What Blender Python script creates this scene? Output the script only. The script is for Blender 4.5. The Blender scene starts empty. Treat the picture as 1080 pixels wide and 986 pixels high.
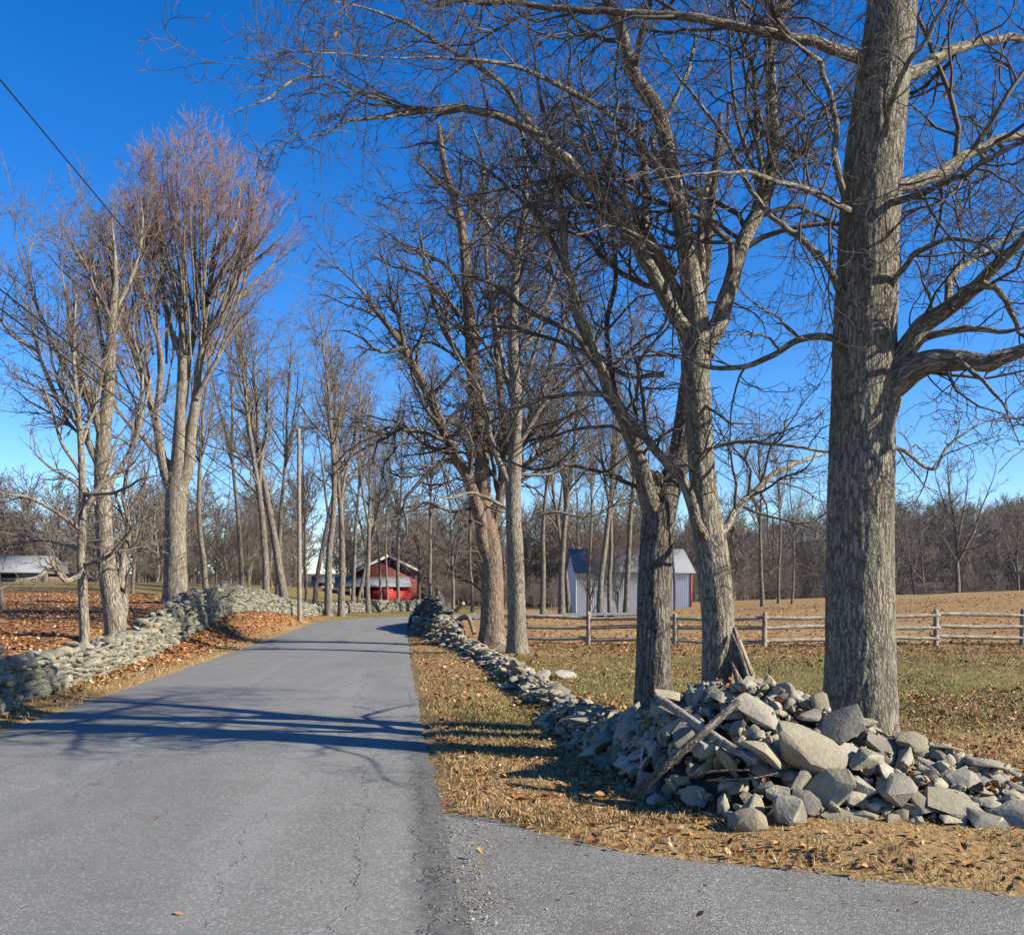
import bpy, bmesh, math, random
import numpy as np
from mathutils import Vector, Matrix, Euler

R = np.random.default_rng(7)
random.seed(7)
F, CX, HY, CAMZ = 1000.0, 540.0, 620.0, 1.6      # photo pixels: focal length, axis, horizon row; camera height
scene = bpy.context.scene
COL = scene.collection

def P(px, py, D):
    return np.array([(px - CX) / F * D, D, CAMZ + (HY - py) / F * D])

# ------------------------------------------------------------------ noise
def _hash(ix, iy, iz, seed):
    h = (ix.astype(np.int64) * 374761393 + iy.astype(np.int64) * 668265263 + iz.astype(np.int64) * 2147483647 + seed * 1274126177) & 0xFFFFFFFF
    h = ((h ^ (h >> 13)) * 1274126177) & 0xFFFFFFFF
    h = ((h ^ (h >> 16)) * 2246822519) & 0xFFFFFFFF
    return ((h ^ (h >> 15)) & 0xFFFFFF) / float(0xFFFFFF)
def vnoise(x, y, z=None, seed=0):
    x = np.asarray(x, float); y = np.asarray(y, float)
    z = np.zeros_like(x) if z is None else np.asarray(z, float)
    ix, iy, iz = np.floor(x), np.floor(y), np.floor(z)
    fx, fy, fz = x - ix, y - iy, z - iz
    fx = fx * fx * (3 - 2 * fx); fy = fy * fy * (3 - 2 * fy); fz = fz * fz * (3 - 2 * fz)
    o = 0
    for a in (0, 1):
        for b in (0, 1):
            for c in (0, 1):
                w = (fx if a else 1 - fx) * (fy if b else 1 - fy) * (fz if c else 1 - fz)
                o = o + w * _hash(ix + a, iy + b, iz + c, seed)
    return o * 2 - 1
def fbm(x, y, z=None, seed=0, o=3):
    s, a, t = 0, 1, 0
    for i in range(o):
        k = 2 ** i
        s = s + a * vnoise(x * k, y * k, None if z is None else z * k, seed + i); t += a; a *= .5
    return s / t
def sstep(a, b, x):
    t = np.clip((x - a) / (b - a), 0, 1); return t * t * (3 - 2 * t)

# ------------------------------------------------------------------ mesh builder
class MB:
    def __init__(s): s.v = []; s.f = []; s.n = 0; s.a = []; s.hasa = False
    def add(s, v, faces, attr=None):
        v = np.asarray(v, float).reshape(-1, 3)
        s.v.append(v)
        for f in (faces if isinstance(faces, (list, tuple)) else [faces]):
            f = np.asarray(f, int)
            if len(f): s.f.append(f + s.n)
        s.a.append(np.zeros_like(v) if attr is None else np.asarray(attr, float).reshape(-1, 3))
        if attr is not None: s.hasa = True
        s.n += len(v)
    def mesh(s, name, off=(0, 0, 0), smooth=True):
        me = bpy.data.meshes.new(name)
        v = np.concatenate(s.v) - np.asarray(off, float)
        loops = np.concatenate([f.ravel() for f in s.f]).astype(np.int32)
        sizes = np.concatenate([np.full(len(f), f.shape[1]) for f in s.f])
        starts = np.concatenate([[0], np.cumsum(sizes)[:-1]]).astype(np.int32)
        me.vertices.add(len(v)); me.vertices.foreach_set('co', v.ravel().astype(np.float32))
        me.loops.add(len(loops)); me.loops.foreach_set('vertex_index', loops)
        me.polygons.add(len(sizes)); me.polygons.foreach_set('loop_start', starts)
        me.update(calc_edges=True)
        me.validate()
        if smooth: me.shade_smooth()
        if s.hasa:
            at = me.attributes.new('bark', 'FLOAT_VECTOR', 'POINT')
            at.data.foreach_set('vector', np.concatenate(s.a).ravel().astype(np.float32))
        return me
    def build(s, name, mat, parent=None, off=(0, 0, 0), smooth=True):
        return link(name, s.mesh(name, off, smooth), mat, parent)

def link(name, me, mat, parent=None):
    o = bpy.data.objects.new(name, me); COL.objects.link(o)
    if mat is not None:
        if len(me.materials): me.materials[0] = mat
        else: me.materials.append(mat)
    if parent is not None: o.parent = parent
    return o
def tag(o, label=None, cat=None, group=None, kind=None):
    if label: o['label'] = label
    if cat: o['category'] = cat
    if group: o['group'] = group
    if kind: o['kind'] = kind
    return o
def empty(name, loc=(0, 0, 0), label=None, cat=None, group=None):
    o = bpy.data.objects.new(name, None); COL.objects.link(o); o.location = loc
    o.empty_display_size = .2
    return tag(o, label, cat, group)
def copy_tree(o, parent=None):
    c = o.copy(); COL.objects.link(c)
    if parent is not None: c.parent = parent
    for ch in list(o.children): copy_tree(ch, c)
    return c

def norm(a):
    return a / np.maximum(np.linalg.norm(a, axis=-1, keepdims=True), 1e-9)
def frames(Pt):
    T = np.gradient(Pt, axis=1); T = norm(T)
    avg = norm(T.mean(axis=1))
    ref = np.where(np.abs(avg[:, 2:3]) > .75, np.array([[1., .3, 0]]), np.array([[0, 0, 1.]]))
    ref = ref[:, None, :]
    U = norm(np.cross(T, np.broadcast_to(ref, T.shape))); V = np.cross(T, U)
    return T, U, V
def tubes(mb, Pt, Rd, S):
    """Pt (N,K,3), Rd (N,K): N tubes of K rings and S sides."""
    if len(Pt) == 0: return
    N, K, _ = Pt.shape
    T, U, V = frames(Pt)
    th = np.arange(S) / S * 2 * math.pi
    c, s_ = np.cos(th), np.sin(th)
    ring = U[:, :, None, :] * c[None, None, :, None] + V[:, :, None, :] * s_[None, None, :, None]
    X = Pt[:, :, None, :] + ring * Rd[:, :, None, None]
    arc = np.concatenate([np.zeros((N, 1)), np.cumsum(np.linalg.norm(np.diff(Pt, axis=1), axis=2), axis=1)], 1)
    A = np.stack(np.broadcast_arrays(c[None, None, :] * Rd[:, :, None], s_[None, None, :] * Rd[:, :, None],
                                     (arc + R.random((N, 1)) * 30)[:, :, None]), -1)
    n = np.arange(N)[:, None, None] * K * S; k = np.arange(K - 1)[None, :, None] * S; i = np.arange(S)[None, None, :]; j = (i + 1) % S
    q = np.stack(np.broadcast_arrays(n + k + i, n + k + j, n + k + S + j, n + k + S + i), -1).reshape(-1, 4)
    mb.add(X.reshape(-1, 3), q, A.reshape(-1, 3))

def spline(pts, n):
    """Catmull-Rom through rows of pts (any columns), n samples."""
    p = np.asarray(pts, float)
    if len(p) == 2: p = np.array([p[0], (p[0] + p[1]) / 2, p[1]])
    e = np.concatenate([[2 * p[0] - p[1]], p, [2 * p[-1] - p[-2]]])
    d = np.concatenate([[0], np.cumsum(np.linalg.norm(np.diff(p[:, :3], axis=0), axis=1))])
    out = []
    for t in np.linspace(0, d[-1], n):
        i = min(max(np.searchsorted(d, t) - 1, 0), len(p) - 2)
        u = (t - d[i]) / max(d[i + 1] - d[i], 1e-9)
        a, b, c, dd = e[i], e[i + 1], e[i + 2], e[i + 3]
        out.append(.5 * (2 * b + (c - a) * u + (2 * a - 5 * b + 4 * c - dd) * u * u + (3 * b - a - 3 * c + dd) * u ** 3))
    return np.array(out)

def L(pts, D0, D1, w0, w1):
    """a limb traced in photo pixels, running in depth from D0 to D1, width w0 to w1 pixels -> rows x,y,z,r"""
    n = len(pts); o = []
    for i, (x, y) in enumerate(pts):
        t = i / (n - 1); D = D0 + (D1 - D0) * t; w = w1 + (w0 - w1) * (1 - t) ** 1.35
        o.append([*P(x, y, D), w / 2 * D / F])
    return np.array(o)

def grow(Pt, Rd, per_m, t0, t1, ang, angj, ln, lnj, K, wig, up0, up1, rs, rmin, rng, lmin=.05, flat=0., thin=.022):
    """children on every parent tube. per_m children per metre; ln = length as a share of the parent length (faded along it)."""
    N, Kp, _ = Pt.shape
    if N == 0: return np.zeros((0, K, 3)), np.zeros((0, K))
    seg = np.linalg.norm(np.diff(Pt, axis=1), axis=2).sum(1)
    cnt = np.floor(seg * per_m + rng.random(N)).astype(int)
    idx = np.repeat(np.arange(N), cnt); M = len(idx)
    if M == 0: return np.zeros((0, K, 3)), np.zeros((0, K))
    t = t0 + (t1 - t0) * rng.random(M) ** .85
    f = t * (Kp - 1); i = np.minimum(f.astype(int), Kp - 2); u = (f - i)[:, None]
    a, b = Pt[idx, i], Pt[idx, i + 1]
    p = a + (b - a) * u; T = norm(b - a); r = Rd[idx, i] * (1 - u[:, 0]) + Rd[idx, i + 1] * u[:, 0]
    ref = norm(rng.normal(size=(M, 3))); U = norm(np.cross(T, ref))
    if flat: U = norm(U * np.array([1, 1, 1 - flat]))
    an = np.radians(ang + angj * rng.normal(size=M))[:, None]
    d = norm(T * np.cos(an) + U * np.sin(an) + np.array([0, 0, up0]))
    ll = np.maximum(seg[idx] * ln * (1.1 - .65 * t) * (1 + lnj * (rng.random(M) * 2 - 1)), lmin)
    out = np.zeros((M, K, 3)); out[:, 0] = p
    st = (ll / (K - 1))[:, None]
    for k in range(1, K):
        d = norm(d + wig * rng.normal(size=(M, 3)) + np.array([0, 0, up1]))
        out[:, k] = out[:, k - 1] + d * st
    r0 = np.maximum(np.minimum(r * rs, ll * thin + rmin * .6), rmin)
    tt = np.linspace(0, 1, K)[None]
    return out, np.maximum(r0[:, None] * (1 - .8 * tt), rmin * .7)

# ------------------------------------------------------------------ materials
def newmat(name):
    m = bpy.data.materials.new(name); m.use_nodes = True
    nt = m.node_tree; b = nt.nodes['Principled BSDF']
    b.inputs['Specular IOR Level'].default_value = .25
    b.inputs['Roughness'].default_value = .85
    return m, nt, b
class NT:
    def __init__(s, nt): s.nt = nt
    def n(s, t, **k):
        n = s.nt.nodes.new(t)
        for a, b in k.items():
            if a.startswith('i_'):
                key = a[2:]; key = int(key) if key.isdigit() else key.replace('_', ' ')
                n.inputs[key].default_value = b
            else: setattr(n, a, b)
        return n
    def l(s, a, b): s.nt.links.new(a, b)
    def noise(s, vec, scale, detail=4, rough=.55, dist=0.):
        n = s.n('ShaderNodeTexNoise'); n.inputs['Scale'].default_value = scale; n.inputs['Detail'].default_value = detail
        n.inputs['Roughness'].default_value = rough; n.inputs['Distortion'].default_value = dist
        if vec is not None: s.l(vec, n.inputs['Vector'])
        return n.outputs['Fac']
    def vor(s, vec, scale, feat='F1', out='Distance', rnd=1.):
        n = s.n('ShaderNodeTexVoronoi', feature=feat); n.inputs['Scale'].default_value = scale; n.inputs['Randomness'].default_value = rnd
        if vec is not None: s.l(vec, n.inputs['Vector'])
        return n.outputs[out]
    def ramp(s, fac, stops, interp='LINEAR'):
        n = s.n('ShaderNodeValToRGB'); cr = n.color_ramp; cr.interpolation = interp
        while len(cr.elements) < len(stops): cr.elements.new(.5)
        for e, (p, c) in zip(cr.elements, stops):
            e.position = p
            e.color = (*c, 1) if not np.isscalar(c) else (c, c, c, 1)
        s.l(fac, n.inputs['Fac']); return n.outputs['Color']
    def mix(s, fac, a, b, mode='MIX'):
        n = s.n('ShaderNodeMix', data_type='RGBA', blend_type=mode)
        for v, k in ((fac, 0), (a, 6), (b, 7)):
            if hasattr(v, 'links'): s.l(v, n.inputs[k])
            elif k == 0: n.inputs[k].default_value = v
            else: n.inputs[k].default_value = (*v, 1)
        return n.outputs[2]
    def m(s, op, a, b=0., c=None):
        n = s.n('ShaderNodeMath', operation=op)
        for i, v in enumerate((a, b) if c is None else (a, b, c)):
            if hasattr(v, 'links'): s.l(v, n.inputs[i])
            else: n.inputs[i].default_value = v
        return n.outputs[0]
    def mapr(s, v, a, b, c=0., d=1.):
        n = s.n('ShaderNodeMapRange'); s.l(v, n.inputs[0])
        for i, k in enumerate((a, b, c, d)): n.inputs[i + 1].default_value = k
        return n.outputs[0]
    def scale(s, vec, sc):
        n = s.n('ShaderNodeMapping'); n.inputs['Scale'].default_value = sc; s.l(vec, n.inputs['Vector']); return n.outputs[0]
    def bump(s, h, strength, dist, bsdf):
        n = s.n('ShaderNodeBump'); n.inputs['Strength'].default_value = strength; n.inputs['Distance'].default_value = dist
        s.l(h, n.inputs['Height']); s.l(n.outputs[0], bsdf.inputs['Normal']); return n
    def attr(s, name, out='Vector'):
        n = s.n('ShaderNodeAttribute', attribute_name=name); return n.outputs[out]
    def pos(s): return s.n('ShaderNodeNewGeometry').outputs['Position']

def bark_mat(name, dark, mid, light, sc=1., bump=.9, lichen=None, red=None):
    m, nt, b = newmat(name); t = NT(nt)
    v = t.attr('bark')
    s1 = t.scale(v, (24 * sc, 24 * sc, 7.0 * sc))
    w = t.noise(s1, 1., 3, .6, .6)
    dv = t.n('ShaderNodeVectorMath', operation='ADD'); dn = t.n('ShaderNodeTexNoise'); dn.inputs['Scale'].default_value = 14 * sc; t.l(v, dn.inputs['Vector'])
    ds = t.n('ShaderNodeVectorMath', operation='SCALE'); ds.inputs['Scale'].default_value = .085 / sc; t.l(dn.outputs['Color'], ds.inputs[0]); t.l(v, dv.inputs[0]); t.l(ds.outputs[0], dv.inputs[1])
    fine0 = t.noise(t.scale(v, (45 * sc, 45 * sc, 12 * sc)), 1., 3, .6)
    vo = t.vor(t.scale(dv.outputs[0], (21 * sc, 21 * sc, 2.6 * sc)), 1., 'DISTANCE_TO_EDGE')
    fur = t.mapr(t.m('ADD', vo, t.m('MULTIPLY', t.m('SUBTRACT', fine0, .5), .22)), .0, .26)
    fine = t.noise(t.scale(v, (70 * sc, 70 * sc, 22 * sc)), 1., 4, .65)
    h = t.m('ADD', t.m('MULTIPLY', fur, .5), t.m('ADD', t.m('MULTIPLY', w, .72), t.m('MULTIPLY', fine, .5)))
    c = t.ramp(h, [(.42, dark), (.78, mid), (1.06, light)])
    big = t.noise(t.scale(v, (2.5, 2.5, 1.1)), 1., 3, .6)
    c = t.mix(t.mapr(big, .35, .7, 0, .45), c, tuple(x * .62 for x in mid))
    if lichen:
        ln = t.noise(t.scale(v, (9, 9, 6)), 1., 5, .7)
        c = t.mix(t.mapr(ln, .52, .72, 0, .65), c, lichen)
    if red:
        rn = t.noise(t.scale(v, (3, 3, .7)), 1., 3, .6)
        c = t.mix(t.mapr(rn, .48, .68, 0, .42), c, red)
    t.l(c, b.inputs['Base Color']); b.inputs['Roughness'].default_value = .9
    t.bump(h, bump, .02 / sc, b)
    return m
def twig_mat(name, a, bcol):
    m, nt, b = newmat(name); t = NT(nt)
    v = t.attr('bark')
    n = t.noise(t.scale(v, (30, 30, 5)), 1., 3, .6)
    rr = t.n('ShaderNodeNewGeometry').outputs['Random Per Island']
    c = t.mix(t.m('ADD', t.m('MULTIPLY', n, .5), t.m('MULTIPLY', rr, .5)), a, bcol)
    t.l(c, b.inputs['Base Color']); b.inputs['Roughness'].default_value = .8
    return m
BARK = bark_mat('bark_oak', (.022, .018, .014), (.125, .107, .08), (.28, .25, .19), 1.55, 1.0, (.165, .17, .115))
BARK2 = bark_mat('bark_grey', (.03, .025, .02), (.145, .125, .096), (.30, .265, .205), 1.3, .9, (.20, .205, .14))
BARKD = bark_mat('bark_dark', (.02, .017, .014), (.085, .073, .06), (.19, .165, .135), 1.2, 1.)
BARKR = bark_mat('bark_rust', (.03, .022, .016), (.14, .105, .078), (.27, .21, .155), 1., 1., None, (.20, .115, .07))
BARKF = bark_mat('bark_far', (.035, .029, .023), (.125, .105, .083), (.235, .20, .16), .7, .7)
BARKP = bark_mat('bark_pale', (.05, .04, .031), (.165, .138, .104), (.29, .255, .195), .8, .8)
DEADW = bark_mat('dead_wood', (.08, .05, .035), (.24, .175, .125), (.42, .345, .26), .8, .6, None, (.26, .15, .10))
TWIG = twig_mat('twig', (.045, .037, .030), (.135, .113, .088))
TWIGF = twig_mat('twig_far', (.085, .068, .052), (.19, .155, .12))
TWIGR = twig_mat('twig_red', (.13, .085, .07), (.30, .20, .16))
WOOD = bark_mat('weathered_wood', (.08, .068, .052), (.23, .20, .155), (.38, .34, .27), .9, .4)
POLEW = bark_mat('pole_wood', (.10, .085, .065), (.21, .18, .138), (.31, .27, .21), .8, .3)

def rock_mat(name, a, bcol, lich, sc=1.):
    m, nt, b = newmat(name); t = NT(nt)
    tc = t.n('ShaderNodeTexCoord').outputs['Object']
    oi = t.n('ShaderNodeObjectInfo')
    ri = t.n('ShaderNodeNewGeometry').outputs['Random Per Island']
    rnd = t.m('FRACT', t.m('ADD', oi.outputs['Random'], ri))
    pv = t.n('ShaderNodeVectorMath', operation='ADD'); t.l(t.pos(), pv.inputs[0]); t.l(oi.outputs['Random'], pv.inputs[1])
    v = pv.outputs[0]
    n1 = t.noise(v, 5 * sc, 5, .65); n2 = t.noise(v, 40 * sc, 4, .65); n3 = t.noise(v, 14 * sc, 4, .7, .6)
    c = t.mix(n1, a, bcol)
    c = t.mix(t.mapr(n3, .5, .72, 0, .7), c, lich)
    c = t.mix(t.mapr(n2, .3, .75, .0, .5), c, tuple(x * .45 for x in a))
    r2 = t.m('FRACT', t.m('MULTIPLY', rnd, 13.7))
    c = t.mix(t.mapr(r2, .62, .95, 0, .65), c, (.255, .215, .15)); c = t.mix(t.mapr(r2, .0, .22, .6, 0), c, (.175, .168, .145))
    dn = t.noise(v, 3.2 * sc, 4, .7, .8); c = t.mix(t.mapr(dn, .55, .7, 0, .55), c, (.10, .088, .066))
    hv = t.n('ShaderNodeHueSaturation'); t.l(c, hv.inputs['Color'])
    t.l(t.mapr(rnd, 0, 1, .6, 1.3), hv.inputs['Value']); t.l(t.mapr(t.m('FRACT', t.m('MULTIPLY', rnd, 7.3)), 0, 1, .75, 1.4), hv.inputs['Saturation'])
    t.l(hv.outputs[0], b.inputs['Base Color']); b.inputs['Roughness'].default_value = .88
    h = t.m('ADD', t.m('MULTIPLY', n3, .7), t.m('MULTIPLY', n2, .4))
    t.bump(h, .7, .025, b)
    return m
ROCK = rock_mat('fieldstone', (.245, .222, .168), (.345, .315, .238), (.41, .39, .29))
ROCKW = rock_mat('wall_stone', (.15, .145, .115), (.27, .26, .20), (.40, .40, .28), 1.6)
ROCK_SHADE = rock_mat('shaded_dark_stone', (.06, .056, .05), (.11, .105, .095), (.15, .15, .12), 1.)  # dark stone, with the ruined wall's shade put into its colour

def flat_mat(name, col, rough=.7, var=.25, sc=6., spec=.25):
    m, nt, b = newmat(name); t = NT(nt)
    v = t.pos(); n = t.noise(v, sc, 4, .6)
    c = t.mix(n, tuple(x * (1 - var) for x in col), tuple(min(1, x * (1 + var)) for x in col))
    t.l(c, b.inputs['Base Color']); b.inputs['Roughness'].default_value = rough; b.inputs['Specular IOR Level'].default_value = spec
    return m

# ------------------------------------------------------------------ the lie of the land
EL = np.array([(-4.2, -8), (-4.75, 0), (-5.66, 10.3), (-6.6, 20), (-7.5, 29), (-8.5, 38), (-9.0, 43), (-8.9, 47), (-7.8, 51), (-5.6, 54.5), (-2, 57.5), (4, 60.5), (12, 63), (40, 69)], float)
ER = np.array([(1.0, -8), (.3, 0), (-.2, 4.4), (-.68, 8.2), (-1.65, 16), (-2.95, 27), (-4.2, 38), (-4.5, 43), (-3.9, 46.5), (-2.5, 49.5), (-.3, 52), (3.2, 54.3), (13, 58), (40, 63.5)], float)
NR = 220
EL = spline(np.c_[EL, np.zeros(len(EL))], NR)[:, :2]; ER = spline(np.c_[ER, np.zeros(len(ER))], NR)[:, :2]
def xl(y): return np.interp(y, EL[:130, 1], EL[:130, 0])
def xr(y): return np.interp(y, ER[:130, 1], ER[:130, 0])
DRV = np.array([(-.5, 6.72), (-.1, 6.55), (.25, 6.1), (.55, 5.85), (1.42, 5.48), (2.66, 4.92), (5, 4.0), (9, 2.8), (16, 1.0), (30, -3)], float)
WALLP = np.array([  # left wall: x, y, base z, top z
    (-6.2, 9.0, .05, .62), (-6.75, 12.5, .08, .63), (-7.56, 17, .06, .52), (-7.85, 18.6, .06, .58), (-8.45, 22, .06, .74), (-9.05, 26, .33, 1.26),
    (-9.55, 29.5, .60, 1.45), (-9.9, 33, .78, 1.58), (-10.15, 38, .70, 1.42), (-10.2, 43, .42, 1.0), (-10.4, 48, .2, .75), (-10.4, 54, .1, .65), (-8.6, 62, .05, .7), (-6, 70, 0, .7)])
def wallx(y): return np.interp(y, WALLP[:, 1], WALLP[:, 0])
def in_poly_drive(x, y):
    yy = np.interp(x, DRV[:, 0], DRV[:, 1]); return (y < yy) & (x > xr(y) - .05)
def road_dist(x, y):
    """signed distance-like: negative on the road"""
    pl = np.stack([EL, ER]);
    d = np.full(x.shape, 1e9); inside = np.zeros(x.shape, bool)
    C = (EL + ER) / 2; W = np.linalg.norm(EL - ER, axis=1) / 2
    xf, yf = x.ravel(), y.ravel(); df = np.full(xf.shape, 1e9)
    sel = (np.abs(xf) < 60) & (yf < 90) & (yf > -12)
    px, py = xf[sel], yf[sel]; best = np.full(px.shape, 1e9)
    for i in range(0, NR, 2):
        best = np.minimum(best, np.hypot(px - C[i, 0], py - C[i, 1]) - W[i] * (1 if i < 130 else .93))
    df[sel] = best
    df = df.reshape(x.shape)
    return np.where(y < 46, np.maximum(xl(y) - x, x - xr(y)), df)
def height(x, y):
    x = np.asarray(x, float); y = np.asarray(y, float)
    zb = np.interp(y, WALLP[:, 1], WALLP[:, 2]); wx = wallx(y)
    lawn = np.interp(y, [-20, 0, 12, 18, 26, 35, 60, 75, 130, 300], [.1, .12, .2, .36, .7, 1.0, 1.62, 2.05, 1.9, 1.5])
    bank = zb * sstep(0, 1, (xl(y) - .35 - x) / np.maximum(xl(y) - .35 - wx, .3))
    spread = np.interp(y, [0, 40, 50, 70], [1.2, 2.5, 14, 24])
    left = np.where(x > wx, bank, zb + (lawn - zb) * sstep(0, 1, (wx - x) / spread))
    e = np.clip((x - 4) / 28, 0, 1.6)
    right = .06 * sstep(.5, 3, x - xr(y)) * sstep(.05, .9, y - np.interp(x, DRV[:, 0], DRV[:, 1])) * np.interp(y, [0, 20, 30], [1, .6, 0]) + sstep(27, 60, y) * (e * 1.25 - .05) - sstep(46, 78, y) * np.clip(.75 - e * 1.2, 0, 1)
    right = right - sstep(62, 130, y) * e * 1.5
    z = np.where(x < (xl(y) + xr(y)) / 2, left, right)
    far = sstep(60, 80, y)
    z = np.where(y > 80, np.where(x < -6, left, right), z * 1.0)
    blend = sstep(58, 85, y)
    mixz = left + (right - left) * sstep(-22, 4, x)
    z = z * (1 - blend) + mixz * blend
    hill = 13.5 * sstep(100, 300, y) * sstep(20, 110, x) + 5 * sstep(120, 340, y) 
    z = z + hill
    z = z + .04 * fbm(x * .6, y * .6, seed=3) * sstep(.4, 3, np.abs(x - (xl(y) + xr(y)) / 2) - 2.4)
    return z
def hz(x, y): return float(height(np.array([x]), np.array([y]))[0])

def axis(lo, hi, a, b, step, g):
    c = list(np.arange(a, b, step)); s = step
    v = c[-1]
    while v < hi: s *= g; v += s; c.append(v)
    v = c[0]; s = step
    while v > lo: s *= g; v -= s; c.insert(0, v)
    return np.array(c)
xs = axis(-900, 900, -11.5, 8, .14, 1.09); ys = axis(-60, 1200, 2.5, 26, .14, 1.05)
GX, GY = np.meshgrid(xs, ys, indexing='ij')
GZ = height(GX, GY)
RD = road_dist(GX, GY); DV = in_poly_drive(GX, GY)
rough = fbm(GX * 3.1, GY * 3.1, seed=11) * .018 + fbm(GX * .9, GY * .9, seed=15) * .03
offroad = sstep(.0, .5, RD)
dd = np.interp(GX, DRV[:, 0], DRV[:, 1]); offdrv = np.where(GX > xr(GY) - .2, sstep(0, .35, GY - dd), 1)
ok = np.minimum(offroad, offdrv)
GZ = GZ + rough * ok + .02 * ok - .045 * (1 - np.minimum(sstep(-.12, .06, RD), np.where(GX > xr(GY) - .1, sstep(-.1, .06, GY - dd), 1)))
nx, ny = GX.shape
mb = MB()
I = np.arange(nx * ny).reshape(nx, ny)
mb.add(np.stack([GX, GY, GZ], -1).reshape(-1, 3), np.stack([I[:-1, :-1], I[1:, :-1], I[1:, 1:], I[:-1, 1:]], -1).reshape(-1, 4))
gme = mb.mesh('ground')
# ground cover shares: r leaf litter, g green grass, b bare dirt
nz = fbm(GX * .35, GY * .35, seed=21, o=4); nz2 = fbm(GX * 1.1, GY * 1.1, seed=25, o=3)
lft = GX < (xl(GY) + xr(GY)) / 2
beyond = GX < wallx(GY)
dl = xl(GY) - GX
leafL = np.where(beyond, .95 - .75 * sstep(38, 62, GY + 8 * nz), sstep(.3, 1.0, dl + .4 * nz2) * (1 - .75 * sstep(44, 52, GY)))
greenL = np.where(beyond, .12 + .45 * sstep(38, 60, GY), np.where(GY > 44, .6, .2 * (nz2 > .15)))
dr = GX - xr(GY)
leafR = np.where(dr < 2.0, .25 + .5 * nz2, .16 + .6 * nz + .55 * sstep(20, 25, GY))
leafR = np.where(GY > 26, .28 + .6 * nz - .1 * sstep(40, 70, GY), leafR)
leafR = leafR + .5 * sstep(3.5, 5.5, GX - .25 * (GY - 6)) * sstep(14, 8, GY)
greenR = np.clip(sstep(.5, 1.2, dr) * sstep(8, 11.5, GY) * sstep(24, 19, GY) * (.85 - .35 * sstep(4, 9, GX - (GY - 12) * .3)) + .3 * nz, 0, 1)
greenR = np.where(dr < 1.9, np.clip(1.3 * (fbm(GX * .5, GY * .35, seed=33) + .1), 0, .75) * sstep(9, 12, GY) * sstep(30, 20, GY), greenR)
leaf = np.clip(np.where(lft, leafL, leafR), 0, 1); green = np.clip(np.where(lft, greenL, greenR), 0, 1)
dirt = np.clip(sstep(.18, .0, np.minimum(np.where(RD > -.2, RD, 9), np.where(GX > xr(GY), np.abs(GY - dd), 9))) * .38 + .2 * (nz2 < -.45), 0, 1)
woods = sstep(95, 125, GY + 14 * nz); leaf = leaf * (1 - woods) + .5 * woods; green = green * (1 - woods); dirt = np.clip(dirt + .8 * woods, 0, 1)
ca = gme.color_attributes.new('cover', 'FLOAT_COLOR', 'POINT')
ca.data.foreach_set('color', np.stack([leaf, green, dirt, np.ones_like(leaf)], -1).reshape(-1).astype(np.float32))
def ground_mat():
    m, nt, b = newmat('ground_cover'); t = NT(nt)
    v = t.pos()
    cv = t.n('ShaderNodeAttribute', attribute_name='cover'); sp = t.n('ShaderNodeSeparateColor'); t.l(cv.outputs['Color'], sp.inputs[0])
    lf, gr, di = sp.outputs
    fib = t.noise(t.scale(v, (60, 24, 20)), 1., 5, .75); med = t.noise(v, 5, 5, .7); big = t.noise(v, .8, 4, .6)
    straw = t.ramp(fib, [(.25, (.12, .075, .032)), (.5, (.28, .185, .08)), (.72, (.45, .32, .155))])
    grn = t.ramp(fib, [(.25, (.045, .044, .015)), (.5, (.145, .13, .04)), (.75, (.27, .22, .085))])
    wv = t.n('ShaderNodeVectorMath', operation='ADD'); t.l(v, wv.inputs[0])
    wn = t.n('ShaderNodeTexNoise'); wn.inputs['Scale'].default_value = 9; t.l(v, wn.inputs['Vector'])
    ws = t.n('ShaderNodeVectorMath', operation='SCALE'); ws.inputs['Scale'].default_value = .14; t.l(wn.outputs['Color'], ws.inputs[0]); t.l(ws.outputs[0], wv.inputs[1])
    vn = t.n('ShaderNodeTexVoronoi'); vn.inputs['Scale'].default_value = 17; t.l(wv.outputs[0], vn.inputs['Vector'])
    sc_ = t.n('ShaderNodeSeparateColor'); t.l(vn.outputs['Color'], sc_.inputs[0])
    leafc = t.ramp(sc_.outputs[0], [(.0, (.08, .036, .016)), (.3, (.24, .105, .04)), (.6, (.37, .17, .065)), (.85, (.46, .24, .10)), (1., (.58, .40, .22))])
    leafc = t.mix(t.mapr(vn.outputs['Distance'], .3, .7, 0, .7), leafc, (.05, .028, .016))
    gmask = t.mapr(t.m('ADD', gr, t.m('MULTIPLY', t.m('SUBTRACT', med, .5), .9)), .32, .62)
    c = t.mix(gmask, straw, grn)
    lmask = t.mapr(t.m('ADD', t.m('ADD', lf, t.m('MULTIPLY', t.m('SUBTRACT', sc_.outputs[1], .5), .9)), t.m('MULTIPLY', t.m('SUBTRACT', big, .5), .5)), .42, .55)
    c = t.mix(lmask, c, leafc)
    dc = t.ramp(med, [(.3, (.045, .036, .028)), (.7, (.12, .095, .07))])
    c = t.mix(t.mapr(t.m('ADD', di, t.m('MULTIPLY', t.m('SUBTRACT', med, .5), .8)), .35, .6), c, dc)
    t.l(c, b.inputs['Base Color']); b.inputs['Roughness'].default_value = .95; b.inputs['Specular IOR Level'].default_value = .1
    h = t.m('ADD', t.m('MULTIPLY', fib, .5), t.m('MULTIPLY', vn.outputs['Distance'], .6))
    t.bump(h, .8, .04, b)
    return m
ground = tag(link('ground', gme, ground_mat()), 'leaf strewn grass ground of verge, lawn and field', 'ground', kind='structure')

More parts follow.
